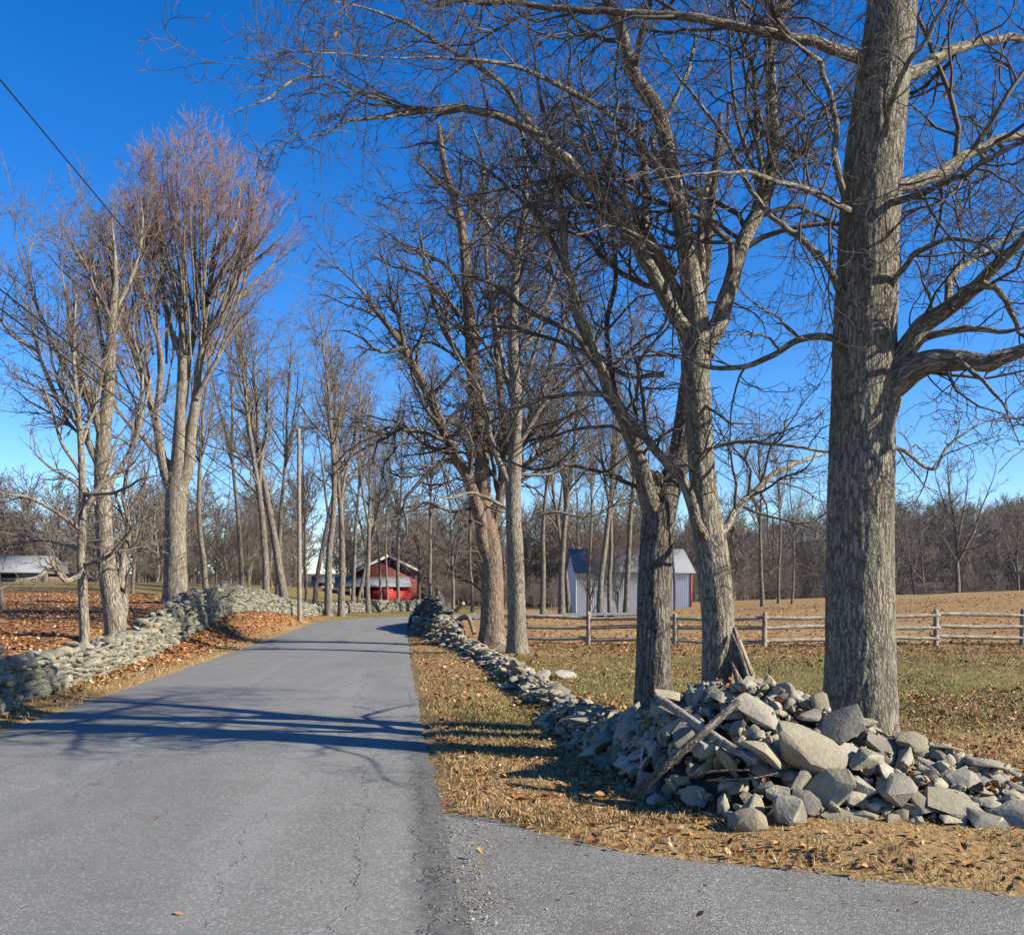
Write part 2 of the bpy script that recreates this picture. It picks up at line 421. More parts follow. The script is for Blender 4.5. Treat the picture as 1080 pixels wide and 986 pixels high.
# ------------------------------------------------------------------ road and driveway
def road_mat():
    m, nt, b = newmat('worn_asphalt'); t = NT(nt)
    v = t.pos(); sx = t.n('ShaderNodeSeparateXYZ'); t.l(v, sx.inputs[0]); x, y = sx.outputs[0], sx.outputs[1]
    f1 = t.noise(v, 95, 4, .8); f2 = t.noise(v, 1.1, 5, .6); f3 = t.noise(v, 14, 4, .65)
    st = t.noise(t.scale(v, (2.2, .12, 1)), 1., 4, .6)
    ag = t.vor(v, 95, 'F1', 'Color')
    c = t.ramp(f2, [(.3, (.142, .142, .124)), (.7, (.19, .189, .167))])
    c = t.mix(t.mapr(st, .35, .7, 0, .4), c, (.225, .224, .20))
    c = t.mix(t.mapr(f1, .4, .68, 0, .6), c, (.075, .075, .073))
    agb = t.n('ShaderNodeSeparateColor'); t.l(ag, agb.inputs[0])
    c = t.mix(t.mapr(agb.outputs[0], .66, 1., 0, .75), c, (.33, .33, .32))
    c = t.mix(t.mapr(f3, .55, .8, 0, .3), c, (.085, .087, .09))
    # long cracks and the patched seam along the right edge
    wob = t.noise(v, 2.2, 4, .7); wob2 = t.noise(v, 9, 3, .7)
    off = t.m('ADD', t.m('MULTIPLY', t.m('SUBTRACT', wob, .5), .55), t.m('MULTIPLY', t.m('SUBTRACT', wob2, .5), .12))
    cm = None
    for a0, k, y0, y1, w in ((-.22, -.125, 4.2, 9.5, .009), (-.95, -.118, 3, 6.6, .007), (.14, -.118, 3.0, 15, .013), (-2.6, -.1, 7, 22, .01), (-.6, -.118, 9, 30, .011)):
        ln = t.m('ADD', t.m('MULTIPLY', y, k), a0)
        d = t.m('ABSOLUTE', t.m('ADD', t.m('SUBTRACT', x, ln), off))
        q = t.m('MULTIPLY', t.mapr(d, w * .3, w, 1, 0), t.m('MULTIPLY', t.m('GREATER_THAN', y, y0), t.m('LESS_THAN', y, y1)))
        q = t.m('MULTIPLY', q, t.mapr(wob2, .35, .5))
        cm = q if cm is None else t.m('MAXIMUM', cm, q)
    wv = t.n('ShaderNodeVectorMath', operation='ADD'); t.l(v, wv.inputs[0])
    wn = t.n('ShaderNodeTexNoise'); wn.inputs['Scale'].default_value = 3; t.l(v, wn.inputs['Vector'])
    ws = t.n('ShaderNodeVectorMath', operation='SCALE'); ws.inputs['Scale'].default_value = .5; t.l(wn.outputs['Color'], ws.inputs[0]); t.l(ws.outputs[0], wv.inputs[1])
    web = t.vor(wv.outputs[0], 1.1, 'DISTANCE_TO_EDGE')
    q = t.m('MULTIPLY', t.mapr(web, .001, .006, 1, 0), t.mapr(f2, .52, .62, 0, .45))
    cm = t.m('MAXIMUM', cm, q)
    pt = t.noise(t.scale(v, (.55, .16, 1)), 1., 3, .5, .8)
    c = t.mix(t.mapr(pt, .52, .60, 0, .22), c, (.10, .10, .097))
    stn = t.noise(v, 2.7, 5, .75, .4); c = t.mix(t.mapr(stn, .58, .72, 0, .35), c, (.085, .083, .078))
    rsd = t.m('ADD', t.m('SUBTRACT', x, t.m('MULTIPLY', y, -.1)), 0.)
    for tr in (-3.35, -1.65, .0):
        c = t.mix(t.m('MULTIPLY', t.mapr(t.m('ABSOLUTE', t.m('ADD', rsd, -tr - .6)), .05, .38, .22, 0), t.mapr(st, .3, .6)), c, (.26, .26, .25))
    c = t.mix(t.m('MULTIPLY', cm, t.mapr(f3, .35, .65, .25, .75)), c, (.04, .039, .037))
    edge = t.m('ADD', t.m('SUBTRACT', x, t.m('ADD', t.m('MULTIPLY', y, -.117), .3)), t.m('MULTIPLY', t.m('SUBTRACT', wob2, .5), .12))
    band = t.m('MULTIPLY', t.m('MULTIPLY', t.mapr(edge, -.3, -.16), t.mapr(y, 12, 8)), t.mapr(f3, .3, .6, .45, 1))
    c = t.mix(t.m('MULTIPLY', band, .7), c, (.05, .048, .045))
    t.l(c, b.inputs['Base Color']); b.inputs['Roughness'].default_value = .8; b.inputs['Specular IOR Level'].default_value = .3
    h = t.m('SUBTRACT', t.m('ADD', t.m('MULTIPLY', f1, .3), t.m('MULTIPLY', agb.outputs[1], .25)), t.m('MULTIPLY', cm, 1.2))
    t.bump(h, .55, .012, b)
    return m
def gravel_mat():
    m, nt, b = newmat('gravelly_tar'); t = NT(nt)
    v = t.pos()
    vn = t.n('ShaderNodeTexVoronoi'); vn.inputs['Scale'].default_value = 90; t.l(v, vn.inputs['Vector'])
    s_ = t.n('ShaderNodeSeparateColor'); t.l(vn.outputs['Color'], s_.inputs[0])
    c = t.ramp(s_.outputs[0], [(0, (.115, .113, .10)), (.5, (.18, .178, .158)), (.85, (.235, .232, .21)), (1, (.34, .335, .305))])
    c = t.mix(t.mapr(vn.outputs['Distance'], .4, .8, 0, .45), c, (.08, .08, .077))
    big = t.noise(v, 1.3, 5, .65); med = t.noise(v, 9, 4, .7)
    c = t.mix(t.mapr(big, .45, .7, 0, .5), c, (.10, .085, .068))
    c = t.mix(t.mapr(med, .56, .75, 0, .45), c, (.16, .165, .172))
    t.l(c, b.inputs['Base Color']); b.inputs['Roughness'].default_value = .85
    t.bump(t.m('SUBTRACT', s_.outputs[1], vn.outputs['Distance']), .45, .008, b)
    return m
mb = MB(); nc = 13
tt = np.linspace(0, 1, nc)
jl = (.05 * fbm(EL[:, 1] * 2.3, EL[:, 0] * 2, seed=5))[:, None]; jr = (.05 * fbm(ER[:, 1] * 3.1, ER[:, 0] * 2, seed=6))[:, None]
RX = (EL[:, :1] + jl) + ((ER[:, :1] + jr) - (EL[:, :1] + jl)) * tt; RY = EL[:, 1:] + (ER[:, 1:] - EL[:, 1:]) * tt
# finer rows
RX = np.stack([np.interp(np.linspace(0, NR - 1, 900), np.arange(NR), RX[:, k]) for k in range(nc)], 1)
RY = np.stack([np.interp(np.linspace(0, NR - 1, 900), np.arange(NR), RY[:, k]) for k in range(nc)], 1)
RX[:, 0] += .035 * fbm(RY[:, 0] * 7, RX[:, 0], seed=8); RX[:, -1] += .035 * fbm(RY[:, -1] * 7, RX[:, -1], seed=9)
RZ = .012 + .03 * np.sin(tt * math.pi)[None, :] + np.zeros_like(RX); RZ[:, 0] = RZ[:, -1] = .004
I = np.arange(RX.size).reshape(RX.shape)
mb.add(np.stack([RX, RY, RZ], -1).reshape(-1, 3), np.stack([I[:-1, :-1], I[:-1, 1:], I[1:, 1:], I[1:, :-1]], -1).reshape(-1, 4))
tag(mb.build('road', road_mat()), 'narrow grey asphalt lane with long cracks', 'road', kind='structure')
mb = MB()
u = np.linspace(0, 1, 160)
dx = np.interp(u, np.linspace(0, 1, len(DRV)), DRV[:, 0]); dy = np.interp(u, np.linspace(0, 1, len(DRV)), DRV[:, 1])
dsp = spline(np.c_[DRV, np.zeros(len(DRV))], 240)
top = dsp[:, :2] + np.c_[np.zeros(240), .09 * fbm(dsp[:, 0] * 3, dsp[:, 1] * 3, seed=41) + .03 * fbm(dsp[:, 0] * 14, dsp[:, 1], seed=43)]
by = np.linspace(6.6, -8, 240); bot = np.c_[np.interp(by, ER[:130, 1], ER[:130, 0]) - .05, by]
s = np.linspace(0, 1, 40)[None, :, None]
G = bot[:, None, :] + (top[:, None, :] - bot[:, None, :]) * s
Z = .0 + .0 * G[..., :1]
Z = Z + .012 * fbm(G[..., :1] * 1.2, G[..., 1:] * 1.2, seed=51) * s * (1 - s) * 4 - .002
I = np.arange(240 * 40).reshape(240, 40)
mb.add(np.concatenate([G, Z], -1).reshape(-1, 3), np.stack([I[:-1, :-1], I[1:, :-1], I[1:, 1:], I[:-1, 1:]], -1).reshape(-1, 4))
tag(mb.build('driveway', gravel_mat()), 'gravelly grey driveway branching off the lane at right', 'driveway', kind='structure')

# ------------------------------------------------------------------ trees
def trunk_mesh(mb, rows, rings, sides, lump=.05, ridge=.0, flare=.35, flare_h=.3, seed=0, cap=False, rf=9., zf=1.1):
    c = spline(rows, rings); Pt = c[None, :, :3]; Rd = np.maximum(c[None, :, 3], .004)
    T, U, V = frames(Pt)
    th = np.arange(sides) / sides * 2 * math.pi
    arc = np.concatenate([[0], np.cumsum(np.linalg.norm(np.diff(Pt[0], axis=0), axis=1))])
    A, TH = np.meshgrid(arc, th, indexing='ij')
    k = 1 + lump * fbm(np.cos(TH) * 1.3, np.sin(TH) * 1.3, A * .9, seed=seed, o=3)
    if ridge:
        wob = .35 * vnoise(np.cos(TH) * 3, np.sin(TH) * 3, A * 2.2, seed=seed + 9)
        n = fbm(np.cos(TH + wob * .3) * rf, np.sin(TH + wob * .3) * rf, A * zf, seed=seed + 5, o=2)
        k = k + ridge * (1 - 3.2 * np.clip(.32 - np.abs(n), 0, 1)) - ridge * .4
        k = k + ridge * .4 * fbm(np.cos(TH) * rf * 2.3, np.sin(TH) * rf * 2.3, A * 6, seed=seed + 7, o=2)
    if flare:
        k = k + flare * np.exp(-A / flare_h) * (1 + .55 * np.sin(TH * 5 + seed + 1.5 * vnoise(np.cos(TH), np.sin(TH), A * 0, seed=seed + 2)))
    rr = Rd[0][:, None] * k
    X = Pt[0][:, None, :] + (U[0][:, None, :] * np.cos(th)[None, :, None] + V[0][:, None, :] * np.sin(th)[None, :, None]) * rr[..., None]
    at = np.stack([np.cos(TH) * Rd[0][:, None], np.sin(TH) * Rd[0][:, None], A + seed * 3.1], -1)
    I = np.arange(rings * sides).reshape(rings, sides); J = np.roll(I, -1, axis=1)
    q = np.stack([I[:-1], J[:-1], J[1:], I[1:]], -1).reshape(-1, 4)
    X = X.reshape(-1, 3); at = at.reshape(-1, 3)
    if cap:
        cvert = Pt[0, -1] - T[0, -1] * Rd[0, -1] * .3
        X = np.concatenate([X, [cvert]]); at = np.concatenate([at, [[0, 0, arc[-1]]]])
        tri = np.stack([I[-1], J[-1], np.full(sides, rings * sides)], -1)
        mb.add(X, [q, tri], at)
    else: mb.add(X, q, at)
    return c

def wiggle(c, amp, rng):
    n = len(c); w = rng.normal(size=(n, 3)) * amp; w[0] = 0; w[-1] *= .5
    k = np.array([.25, .5, .25])
    for a in range(3): w[:, a] = np.convolve(w[:, a], k, 'same')
    w[0] = 0; c = c.copy(); c[:, :3] += w; return c

def crown_tubes(mb, limbs, rng, spec):
    """limbs: list of (n,4) rows resampled; spec: list of levels of grow() settings"""
    K = 16
    Pt = np.stack([spline(l, K)[:, :3] for l in limbs]); Rd = np.stack([spline(l, K)[:, 3] for l in limbs])
    allp = []
    for i, s in enumerate(spec):
        Pt, Rd = grow(Pt, Rd, rng=rng, **s)
        tubes(mb, Pt, Rd, 5 if i == 0 else (4 if i == 1 else 3))
        allp.append(Pt)
    return allp

def photo_tree(name, label, trunk, limbs, bark, twig, spec, seed, sides=28, rings=120, ridge=.02, lump=.06, flare=.35, group=None,
               swing=(), limbmats=None, extra_trunk_twigs=None, cap=False, stubs=(), leaves=0, rf=9., zf=1.1):
    rng = np.random.default_rng(seed)
    trunk = np.asarray(trunk, float); base = trunk[0, :3].copy()
    base[2] = hz(base[0], base[1])
    trunk = np.concatenate([[[base[0] - (trunk[1, 0] - trunk[0, 0]) * .05, base[1], base[2] - .15, trunk[0, 3] * 1.02]], trunk[(trunk[:, 2] > base[2] + .05)]])
    root = empty(name, base, label, 'tree', group)
    mb = MB(); trunk_mesh(mb, trunk, rings, sides, lump, ridge, flare, .22 + trunk[0, 3] * .4, seed, cap, rf, zf)
    mb.build('trunk', bark, root, base)
    src = []
    for i, l in enumerate(limbs):
        n = max(10, int(len(l) * 5)); c = wiggle(spline(l, n), .25 * float(np.mean(l[:, 3])) + .004, rng)
        if i in swing:
            tt_ = np.linspace(0, 1, n); k_ = 1 + (.16 if (i * 7 + seed) % 3 else -.15) * tt_ ** 1.2 * (.7 + .5 * rng.random()) + .03 * np.sin(tt_ * 9 + i) * tt_
            cp = np.array([0, 0, CAMZ]); c[:, :3] = cp + (c[:, :3] - cp) * k_[:, None]; c[:, 3] *= k_
        if i not in stubs: c[:, 3] *= 1 - .82 * sstep(.55, 1., np.linspace(0, 1, n))
        kk = np.abs(trunk[:, 2] - c[0, 2]).argsort()[:2]; tcx, tcy = trunk[kk, 0].mean(), trunk[kk, 1].mean()
        if np.hypot(c[0, 0] - tcx, c[0, 1] - tcy) < trunk[kk[0], 3] * 2.2:
            ar = np.concatenate([[0], np.cumsum(np.linalg.norm(np.diff(c[:, :3], axis=0), axis=1))]); wt = np.exp(-(ar / (1.5 * trunk[kk[0], 3] + .02)) ** 2)
            c[:, 0] += (tcx - c[0, 0]) * .5 * wt; c[:, 1] += (tcy - c[0, 1]) * .95 * wt
        c[:, 3] = np.maximum(c[:, 3], .004)
        mb = MB()
        trunk_mesh(mb, c, n * 2, max(8, int(8 + 60 * c[0, 3])), .10, ridge * .8, .25, c[0, 3] * 1.2, seed + i, i in stubs, rf, zf)
        mb.build('limb', (limbmats or {}).get(i, bark), root, base)
        if i not in stubs: src.append(c)
    if not cap: src.append(spline(trunk, 40)[20:])
    mb = MB()
    pts = crown_tubes(mb, src, rng, spec)
    if extra_trunk_twigs:
        tr = [spline(trunk, 16)]
        crown_tubes(mb, tr, rng, extra_trunk_twigs)
    mb.build('crown', twig, root, base)
    if leaves:
        tips = pts[-1].reshape(-1, 3); sel = tips[rng.choice(len(tips), leaves)]
        mb = MB(); leaf_cards(mb, sel + rng.normal(size=sel.shape) * .01, rng, .045, .075, hang=True)
        mb.build('leaves', LEAFM, root, base)
    return root

def leaf_cards(mb, pos, rng, s0, s1, hang=False, tilt=.45, slope=None):
    """curled dead leaves: a lobed outline of six triangles folded along the midrib"""
    n = len(pos); s = (s0 + (s1 - s0) * rng.random(n))[:, None]
    yaw = rng.random(n) * 6.283
    if hang: up = norm(rng.normal(size=(n, 3)))
    else: up = norm(np.c_[rng.normal(size=(n, 2)) * tilt, np.ones(n)])
    a = norm(np.cross(up, np.c_[np.cos(yaw), np.sin(yaw), np.zeros(n)])); b = np.cross(up, a)
    curl = (rng.normal(size=n) * .35 + .25)[:, None]
    out = []
    for (u, v, w) in ((-1, 0, .1), (-.35, .55, .6), (.4, .45, .55), (1, 0, .35), (.4, -.45, .55), (-.35, -.55, .6), (0, 0, 0)):
        out.append(pos + a * s * .5 * u + b * s * .62 * v + up * s * w * curl)
    V = np.stack(out, 1)
    k = np.arange(n)[:, None] * 7
    f = np.stack([np.concatenate([k + i, k + (i + 1) % 6, k + 6], 1) for i in range(6)], 1).reshape(-1, 3)
    mb.add(V.reshape(-1, 3), f)

def leafmat():
    m, nt, b = newmat('dead_leaf'); t = NT(nt)
    r = t.n('ShaderNodeNewGeometry').outputs['Random Per Island']
    c = t.ramp(r, [(0, (.09, .042, .02)), (.3, (.23, .10, .038)), (.6, (.37, .17, .065)), (.85, (.46, .25, .105)), (1, (.58, .42, .25))])
    t.l(c, b.inputs['Base Color']); b.inputs['Roughness'].default_value = .6
    b.inputs['Subsurface Weight'].default_value = 0
    return m
LEAFM = leafmat()

def S(per_m, ang, ln, K, wig, up0=0., up1=0., rs=.6, rmin=.003, t0=.12, t1=1., angj=14, lnj=.5, lmin=.08, flat=0., thin=.022):
    return dict(thin=thin, per_m=per_m, t0=t0, t1=t1, ang=ang, angj=angj, ln=ln, lnj=lnj, K=K, wig=wig, up0=up0, up1=up1, rs=rs, rmin=rmin, lmin=lmin, flat=flat)
OAK = [S(4.2, 52, .36, 10, .24, .08, .02, .5, .0042, .1, lmin=.5, thin=.012), S(7, 50, .46, 8, .28, .02, .02, .6, .0033, .08, lmin=.2, thin=.012), S(8.5, 48, .5, 6, .28, .0, .02, .7, .003, .1, lmin=.1), S(5, 48, .5, 4, .28, .0, .0, .7, .0027, .2)]
OAK3 = [S(2.3, 52, .34, 10, .24, .08, .02, .5, .0042, .1, lmin=.5, thin=.012), S(4, 50, .46, 8, .28, .02, .02, .6, .0034, .08, lmin=.2), S(4.8, 48, .5, 6, .28, .0, .02, .7, .0028, .1, lmin=.1), S(3.2, 48, .5, 4, .28, .0, .0, .7, .0026, .2)]
TB = []

# -- the biggest trunk at right, between the stone pile and the field
D = 8.3
t1 = [(*P(905, 815, D), .39 * .84), (*P(906, 770, D), .325), (*P(907, 600, D), .298), (*P(910, 430, D), .292), (*P(914, 300, D), .27), (*P(921, 180, D), .262), (*P(932, 80, D), .235),
      (*P(941, 0, D), .22), (*P(950, -200, D), .18), (*P(948, -450, D), .13), (*P(955, -700, D), .08), (*P(950, -900, D), .03)]
limbs1 = [
    L([(935, 432), (952, 402), (975, 385), (1010, 379), (1045, 383), (1085, 368), (1140, 352), (1220, 310), (1320, 280)], D, 7.4, 38, 3),
    L([(985, 380), (1000, 358), (1030, 345), (1070, 348), (1110, 330)], 8.1, 7.6, 12, 4),
    L([(1000, 328), (1000, 300), (1011, 284), (1043, 262), (1085, 232), (1120, 190)], 7.9, 8.6, 9, 3),
    L([(1035, 298), (1055, 310), (1068, 335), (1085, 362), (1110, 380)], 7.7, 7.2, 8, 3),
    L([(1010, 380), (1035, 400), (1060, 430), (1075, 470)], 7.9, 7.5, 6, 2),
    L([(928, 415), (950, 380), (975, 348), (1005, 325), (1035, 298), (1062, 268), (1085, 243), (1140, 170), (1190, 80)], D, 7.4, 27, 6),
    L([(930, 215), (950, 200), (985, 187), (1020, 165), (1050, 148), (1085, 140), (1150, 105), (1240, 90)], D + .1, 9.0, 18, 6),
    L([(930, 212), (962, 205), (1000, 192), (1040, 170), (1085, 148), (1150, 130)], D - .2, 7.0, 9, 4),
    L([(935, 95), (960, 78), (990, 60), (1020, 48), (1060, 40), (1100, 36), (1180, 10)], D, 8.8, 17, 6),
    L([(918, 60), (890, 55), (860, 44), (816, 36), (759, 24), (702, 16), (637, 12), (540, 4), (450, 2), (380, -4), (300, 2)], D - .1, 7.2, 14, 4),
    L([(905, 218), (880, 213), (850, 200), (820, 192), (790, 183), (740, 182), (690, 190)], D - .2, 7.4, 8, 3),
    L([(905, 225), (888, 195), (880, 160), (882, 130), (866, 70), (858, 60), (840, 48), (815, 22), (800, 0), (780, -60)], D - .25, 7.2, 8, 3),
    L([(900, 320), (882, 300), (872, 275), (840, 248), (815, 230), (795, 205), (775, 165), (755, 130), (700, 60), (680, 0), (665, -40)], D - .2, 7.3, 9, 3),
    L([(895, 355), (870, 350), (845, 355), (815, 374), (780, 388), (745, 385), (700, 375), (640, 380), (560, 400)], D - .25, 8.6, 9, 3),
    L([(925, 330), (945, 300), (965, 268), (985, 258), (1010, 252), (1045, 262), (1085, 300)], D - .1, 7.4, 8, 4),
    L([(920, 165), (935, 130), (950, 80), (975, 45), (1000, 0), (1030, -70)], D - .28, 7.4, 9, 4),
    L([(935, 470), (960, 475), (985, 495), (1000, 470), (1040, 445), (1090, 440)], D, 8.8, 5, 2),
    L([(920, -120), (860, -160), (780, -170), (690, -210), (600, -200)], D, 8.6, 14, 4),
    L([(950, -180), (1010, -260), (1090, -330), (1180, -420)], D, 8.8, 14, 4),
    L([(948, -240), (900, -330), (860, -430), (830, -560)], D, 7.6, 13, 4),
    L([(948, -330), (1000, -450), (1020, -600), (1060, -760)], D, 9.5, 12, 4),
    L([(950, -420), (880, -560), (800, -700), (760, -800)], D, 9.5, 10, 3),
]
t1 = [(q[0], q[1], q[2], q[3] * .93) for q in t1]
TB.append(photo_tree('oak_tree', 'thickest tree, furrowed grey trunk standing behind the right half of the stone pile', t1, limbs1, BARK, TWIG, OAK, 11, swing=(2, 3, 4, 6, 7, 8, 9, 10, 11, 12), sides=120, rings=420, ridge=.03, lump=.06, flare=.3,
                     extra_trunk_twigs=[S(2.2, 70, .055, 7, .3, .0, .0, .3, .004, .28, .7), S(6, 55, .5, 5, .3)], leaves=26, rf=10., zf=3.6))
# -- the second tree with the forked, partly dead top
D = 9.5
t2 = [(*P(758, 790, D), .2), (*P(758, 735, D), .172), (*P(757, 660, D), .158), (*P(752, 600, D), .165), (*P(747, 560, D), .155), (*P(742, 519, D), .135), (*P(737, 452, D), .13), (*P(733, 385, D), .14),
      (*P(735, 345, D), .12), (*P(727, 284, D), .098), (*P(718, 227, D), .085), (*P(710, 187, D), .075), (*P(694, 118, D), .07), (*P(670, 81, D), .065), (*P(654, 32, D), .06), (*P(637, -20, D), .055), (*P(620, -200, D), .04), (*P(600, -400, D), .015)]
limbs2 = [
    L([(732, 365), (705, 320), (674, 262), (654, 227), (621, 191), (580, 154), (540, 128), (484, 114), (431, 120), (404, 107), (374, 95), (340, 80), (310, 67), (237, 60)], D, 7.8, 17, 3),
    L([(745, 372), (757, 345), (767, 308), (783, 260), (804, 211), (816, 154), (812, 81), (820, 24), (840, -60), (860, -200)], D, 10, 21, 8),
    L([(728, 345), (712, 300), (690, 260), (674, 235), (641, 191), (600, 185), (560, 195), (500, 205), (440, 215)], D, 9.0, 11, 3),
    L([(738, 350), (739, 290), (739, 243), (747, 190), (765, 150), (768, 110)], D + .15, 9.8, 11, 4),
    L([(704, 300), (682, 245), (682, 195), (676, 160), (674, 130)], D + .2, 9.8, 9, 8),
    L([(742, 575), (736, 555), (723, 514), (700, 484), (670, 450), (648, 420), (636, 390), (620, 345), (596, 290), (560, 265), (500, 255)], D - .1, 7.9, 14, 3),
    L([(757, 575), (763, 563), (781, 532), (817, 500), (852, 483), (880, 477), (930, 470)], D - .05, 10.2, 10, 3),
    L([(745, 478), (760, 470), (790, 466), (826, 469), (870, 476), (920, 480)], D, 10.0, 5, 3),
    L([(580, 154), (553, 122), (531, 90), (514, 77), (464, 47), (417, 20), (357, 3), (300, -10)], 8.9, 7.6, 7, 3),
    L([(431, 120), (400, 125), (370, 128), (345, 140), (310, 150), (285, 155)], 8.1, 7.7, 4, 2),
    L([(340, 80), (310, 85), (280, 105), (255, 115), (240, 120)], 7.95, 7.6, 3, 2),
    L([(700, 395), (660, 395), (610, 370), (560, 350), (500, 345), (430, 350)], D, 9.0, 6, 3),
    L([(710, 187), (690, 150), (720, 90), (735, 40), (760, -20)], D, 9.2, 7, 3),
    L([(716, 220), (690, 170), (640, 120), (590, 90), (540, 70), (480, 62), (400, 60), (330, 55)], D - .05, 8.2, 8, 3),
    L([(648, 420), (615, 415), (575, 420), (530, 432), (470, 428)], D - .85, 9.6, 6, 3),
    L([(820, 24), (780, -60), (760, -150), (770, -280)], 9.9, 9.4, 8, 3),
    L([(637, -20), (580, -100), (520, -150), (440, -190)], D, 8.6, 8, 3),
    L([(804, 211), (825, 180), (855, 150), (900, 120), (960, 110)], 9.7, 10.2, 6, 3),
]
TB.append(photo_tree('forked_tree', 'forked tree with split dead top, lit trunk behind the left half of the stone pile', t2, limbs2, BARK2, TWIG, OAK, 23, swing=(2, 6, 7, 11, 12, 13), sides=64, rings=300, ridge=.03, lump=.10, flare=.3,
                     limbmats={3: DEADW, 4: DEADW}, stubs=(3, 4), extra_trunk_twigs=[S(2.6, 60, .06, 7, .3, .0, .0, .3, .004, .3, .95), S(6, 55, .5, 5, .3)], leaves=14, rf=7., zf=3.))
# -- the dark stub tree left of it
D = 10.2
t3 = [(*P(690, 750, D), .2), (*P(690, 700, D), .178), (*P(690, 640, D), .172), (*P(692, 580, D), .17), (*P(695, 545, D), .178), (*P(702, 520, D + .05), .155), (*P(713, 496, D + .1), .13), (*P(720, 465, D + .2), .122), (*P(726, 415, D + .4), .11), (*P(732, 360, D + .6), .09),
      (*P(742, 290, D + .8), .07), (*P(752, 200, D + 1), .05), (*P(760, 120, D + 1.1), .025)]
limbs3 = [
    L([(693, 560), (690, 540), (686, 522), (690, 508), (692, 500)], D - .05, D - .05, 22, 15),
    L([(690, 545), (683, 525), (674, 487), (665, 460), (650, 425), (634, 390), (612, 340), (596, 280), (590, 200), (575, 120), (560, 40), (555, -60)], D, 8.9, 21, 5),
    L([(634, 390), (600, 350), (560, 330), (520, 300), (480, 290), (430, 300)], 9.6, 8.8, 7, 3),
    L([(683, 520), (640, 500), (600, 490), (560, 495), (500, 470), (460, 478)], D, 8.5, 5, 2),
    L([(665, 460), (640, 450), (600, 455), (560, 470), (520, 500)], 9.85, 11.2, 5, 2),
    L([(596, 280), (560, 220), (500, 170), (450, 150)], 9.37, 10.4, 6, 2),
    L([(650, 425), (640, 350), (650, 280), (640, 200), (655, 120)], 9.73, 11, 7, 3),
]
TB.append(photo_tree('stub_tree', 'dark barked tree swelling and forking low, left of the forked tree in the stone pile', t3, limbs3, BARKD, TWIG, OAK3, 37, sides=56, rings=150, ridge=.05, lump=.14, flare=.25, stubs=(0,), rf=6.,
                     limbmats={1: BARK2}))
# -- the two trees in the verge wall by the lane
D = 26.
FARO = [S(2.6, 50, .36, 10, .2, .12, .03, .55, .010, .05, lmin=.9), S(4.2, 48, .44, 8, .24, .04, .02, .65, .0078, .08), S(5.2, 46, .5, 6, .24, .0, .02, .7, .0064, .1), S(3.5, 46, .5, 4, .24, .0, .0, .7, .0056, .1)]
t4 = [(*P(519, 690, D), .37), (*P(519, 670, D), .335), (*P(519, 620, D), .31), (*P(516, 570, D), .29), (*P(510, 530, D), .23), (*P(508, 480, D), .19), (*P(500, 400, D), .19), (*P(494, 320, D), .15), (*P(487, 240, D), .12), (*P(470, 180, D), .09), (*P(462, 130, D), .05)]
limbs4 = [
    L([(512, 590), (505, 545), (492, 500), (480, 480), (455, 424), (426, 367), (398, 327), (364, 288), (336, 259)], D, 24, 15, 6),
    L([(518, 570), (528, 520), (530, 450), (524, 370), (515, 300), (512, 220), (520, 150), (515, 90)], D, 26.5, 11, 3),
    L([(500, 400), (470, 350), (450, 290), (440, 240), (400, 210)], D, 25, 7, 2),
    L([(525, 540), (545, 480), (570, 420), (590, 350), (610, 280), (620, 220)], D, 27, 9, 3),
    L([(480, 480), (450, 470), (420, 450), (390, 455), (350, 440)], 25.5, 24, 5, 2),
    L([(510, 530), (480, 540), (450, 530), (420, 545), (400, 540)], D, 25, 4, 2),
    L([(426, 367), (400, 370), (370, 350), (340, 350)], 24.6, 24, 4, 2),
    L([(494, 320), (470, 280), (430, 260), (400, 240), (370, 225)], D, 25, 5, 2),
    L([(530, 450), (555, 400), (575, 330), (580, 270), (560, 200)], D, 25, 6, 2),
    L([(487, 240), (510, 190), (500, 140), (480, 110)], D, 26, 5, 2),
    L([(455, 424), (440, 380), (450, 330), (430, 290)], 25, 25.5, 5, 2),
]
TB.append(photo_tree('rusty_tree', 'rust brown leaning tree beside the lane with a broken limb reaching left', t4, limbs4, BARKR, TWIG, FARO, 41, sides=30, rings=140, ridge=.06, lump=.12, rf=5., limbmats={i: BARKF for i in range(1, 11)},
                     extra_trunk_twigs=[S(2.2, 75, .08, 7, .3, -.1, 0, .3, .009, .06, .5), S(3.5, 55, .5, 5, .3, rmin=.006)], group=None))
D = 22.5
t5 = [(*P(545, 692, D), .25), (*P(545, 660, D), .215), (*P(544, 600, D), .2), (*P(541, 520, D), .18), (*P(545, 440, D), .15), (*P(541, 360, D), .12), (*P(545, 280, D), .09), (*P(555, 200, D), .06), (*P(550, 130, D), .03)]
limbs5 = [
    L([(541, 520), (520, 470), (510, 420), (480, 370), (470, 320)], D, 21.5, 8, 2),
    L([(543, 480), (570, 430), (600, 400), (640, 370), (680, 380)], D, 22, 7, 2),
    L([(545, 440), (530, 380), (520, 310), (525, 240)], D, 23.5, 7, 2),
    L([(541, 360), (580, 310), (600, 250), (640, 210)], D, 22, 6, 2),
    L([(543, 560), (580, 540), (620, 545), (650, 530)], D, 22, 4, 2),
    L([(542, 540), (500, 520), (470, 525), (440, 510)], D, 21, 4, 2),
    L([(545, 280), (510, 230), (480, 200), (450, 190)], D, 22, 5, 2),
    L([(543, 500), (580, 500), (610, 480), (630, 440)], D, 23, 4, 2),
]
TB.append(photo_tree('slim_grey_tree', 'slim straight grey tree just right of the rust brown one', t5, limbs5, BARK2, TWIG, FARO, 43, sides=24, rings=110, ridge=.05, lump=.07, rf=5.))

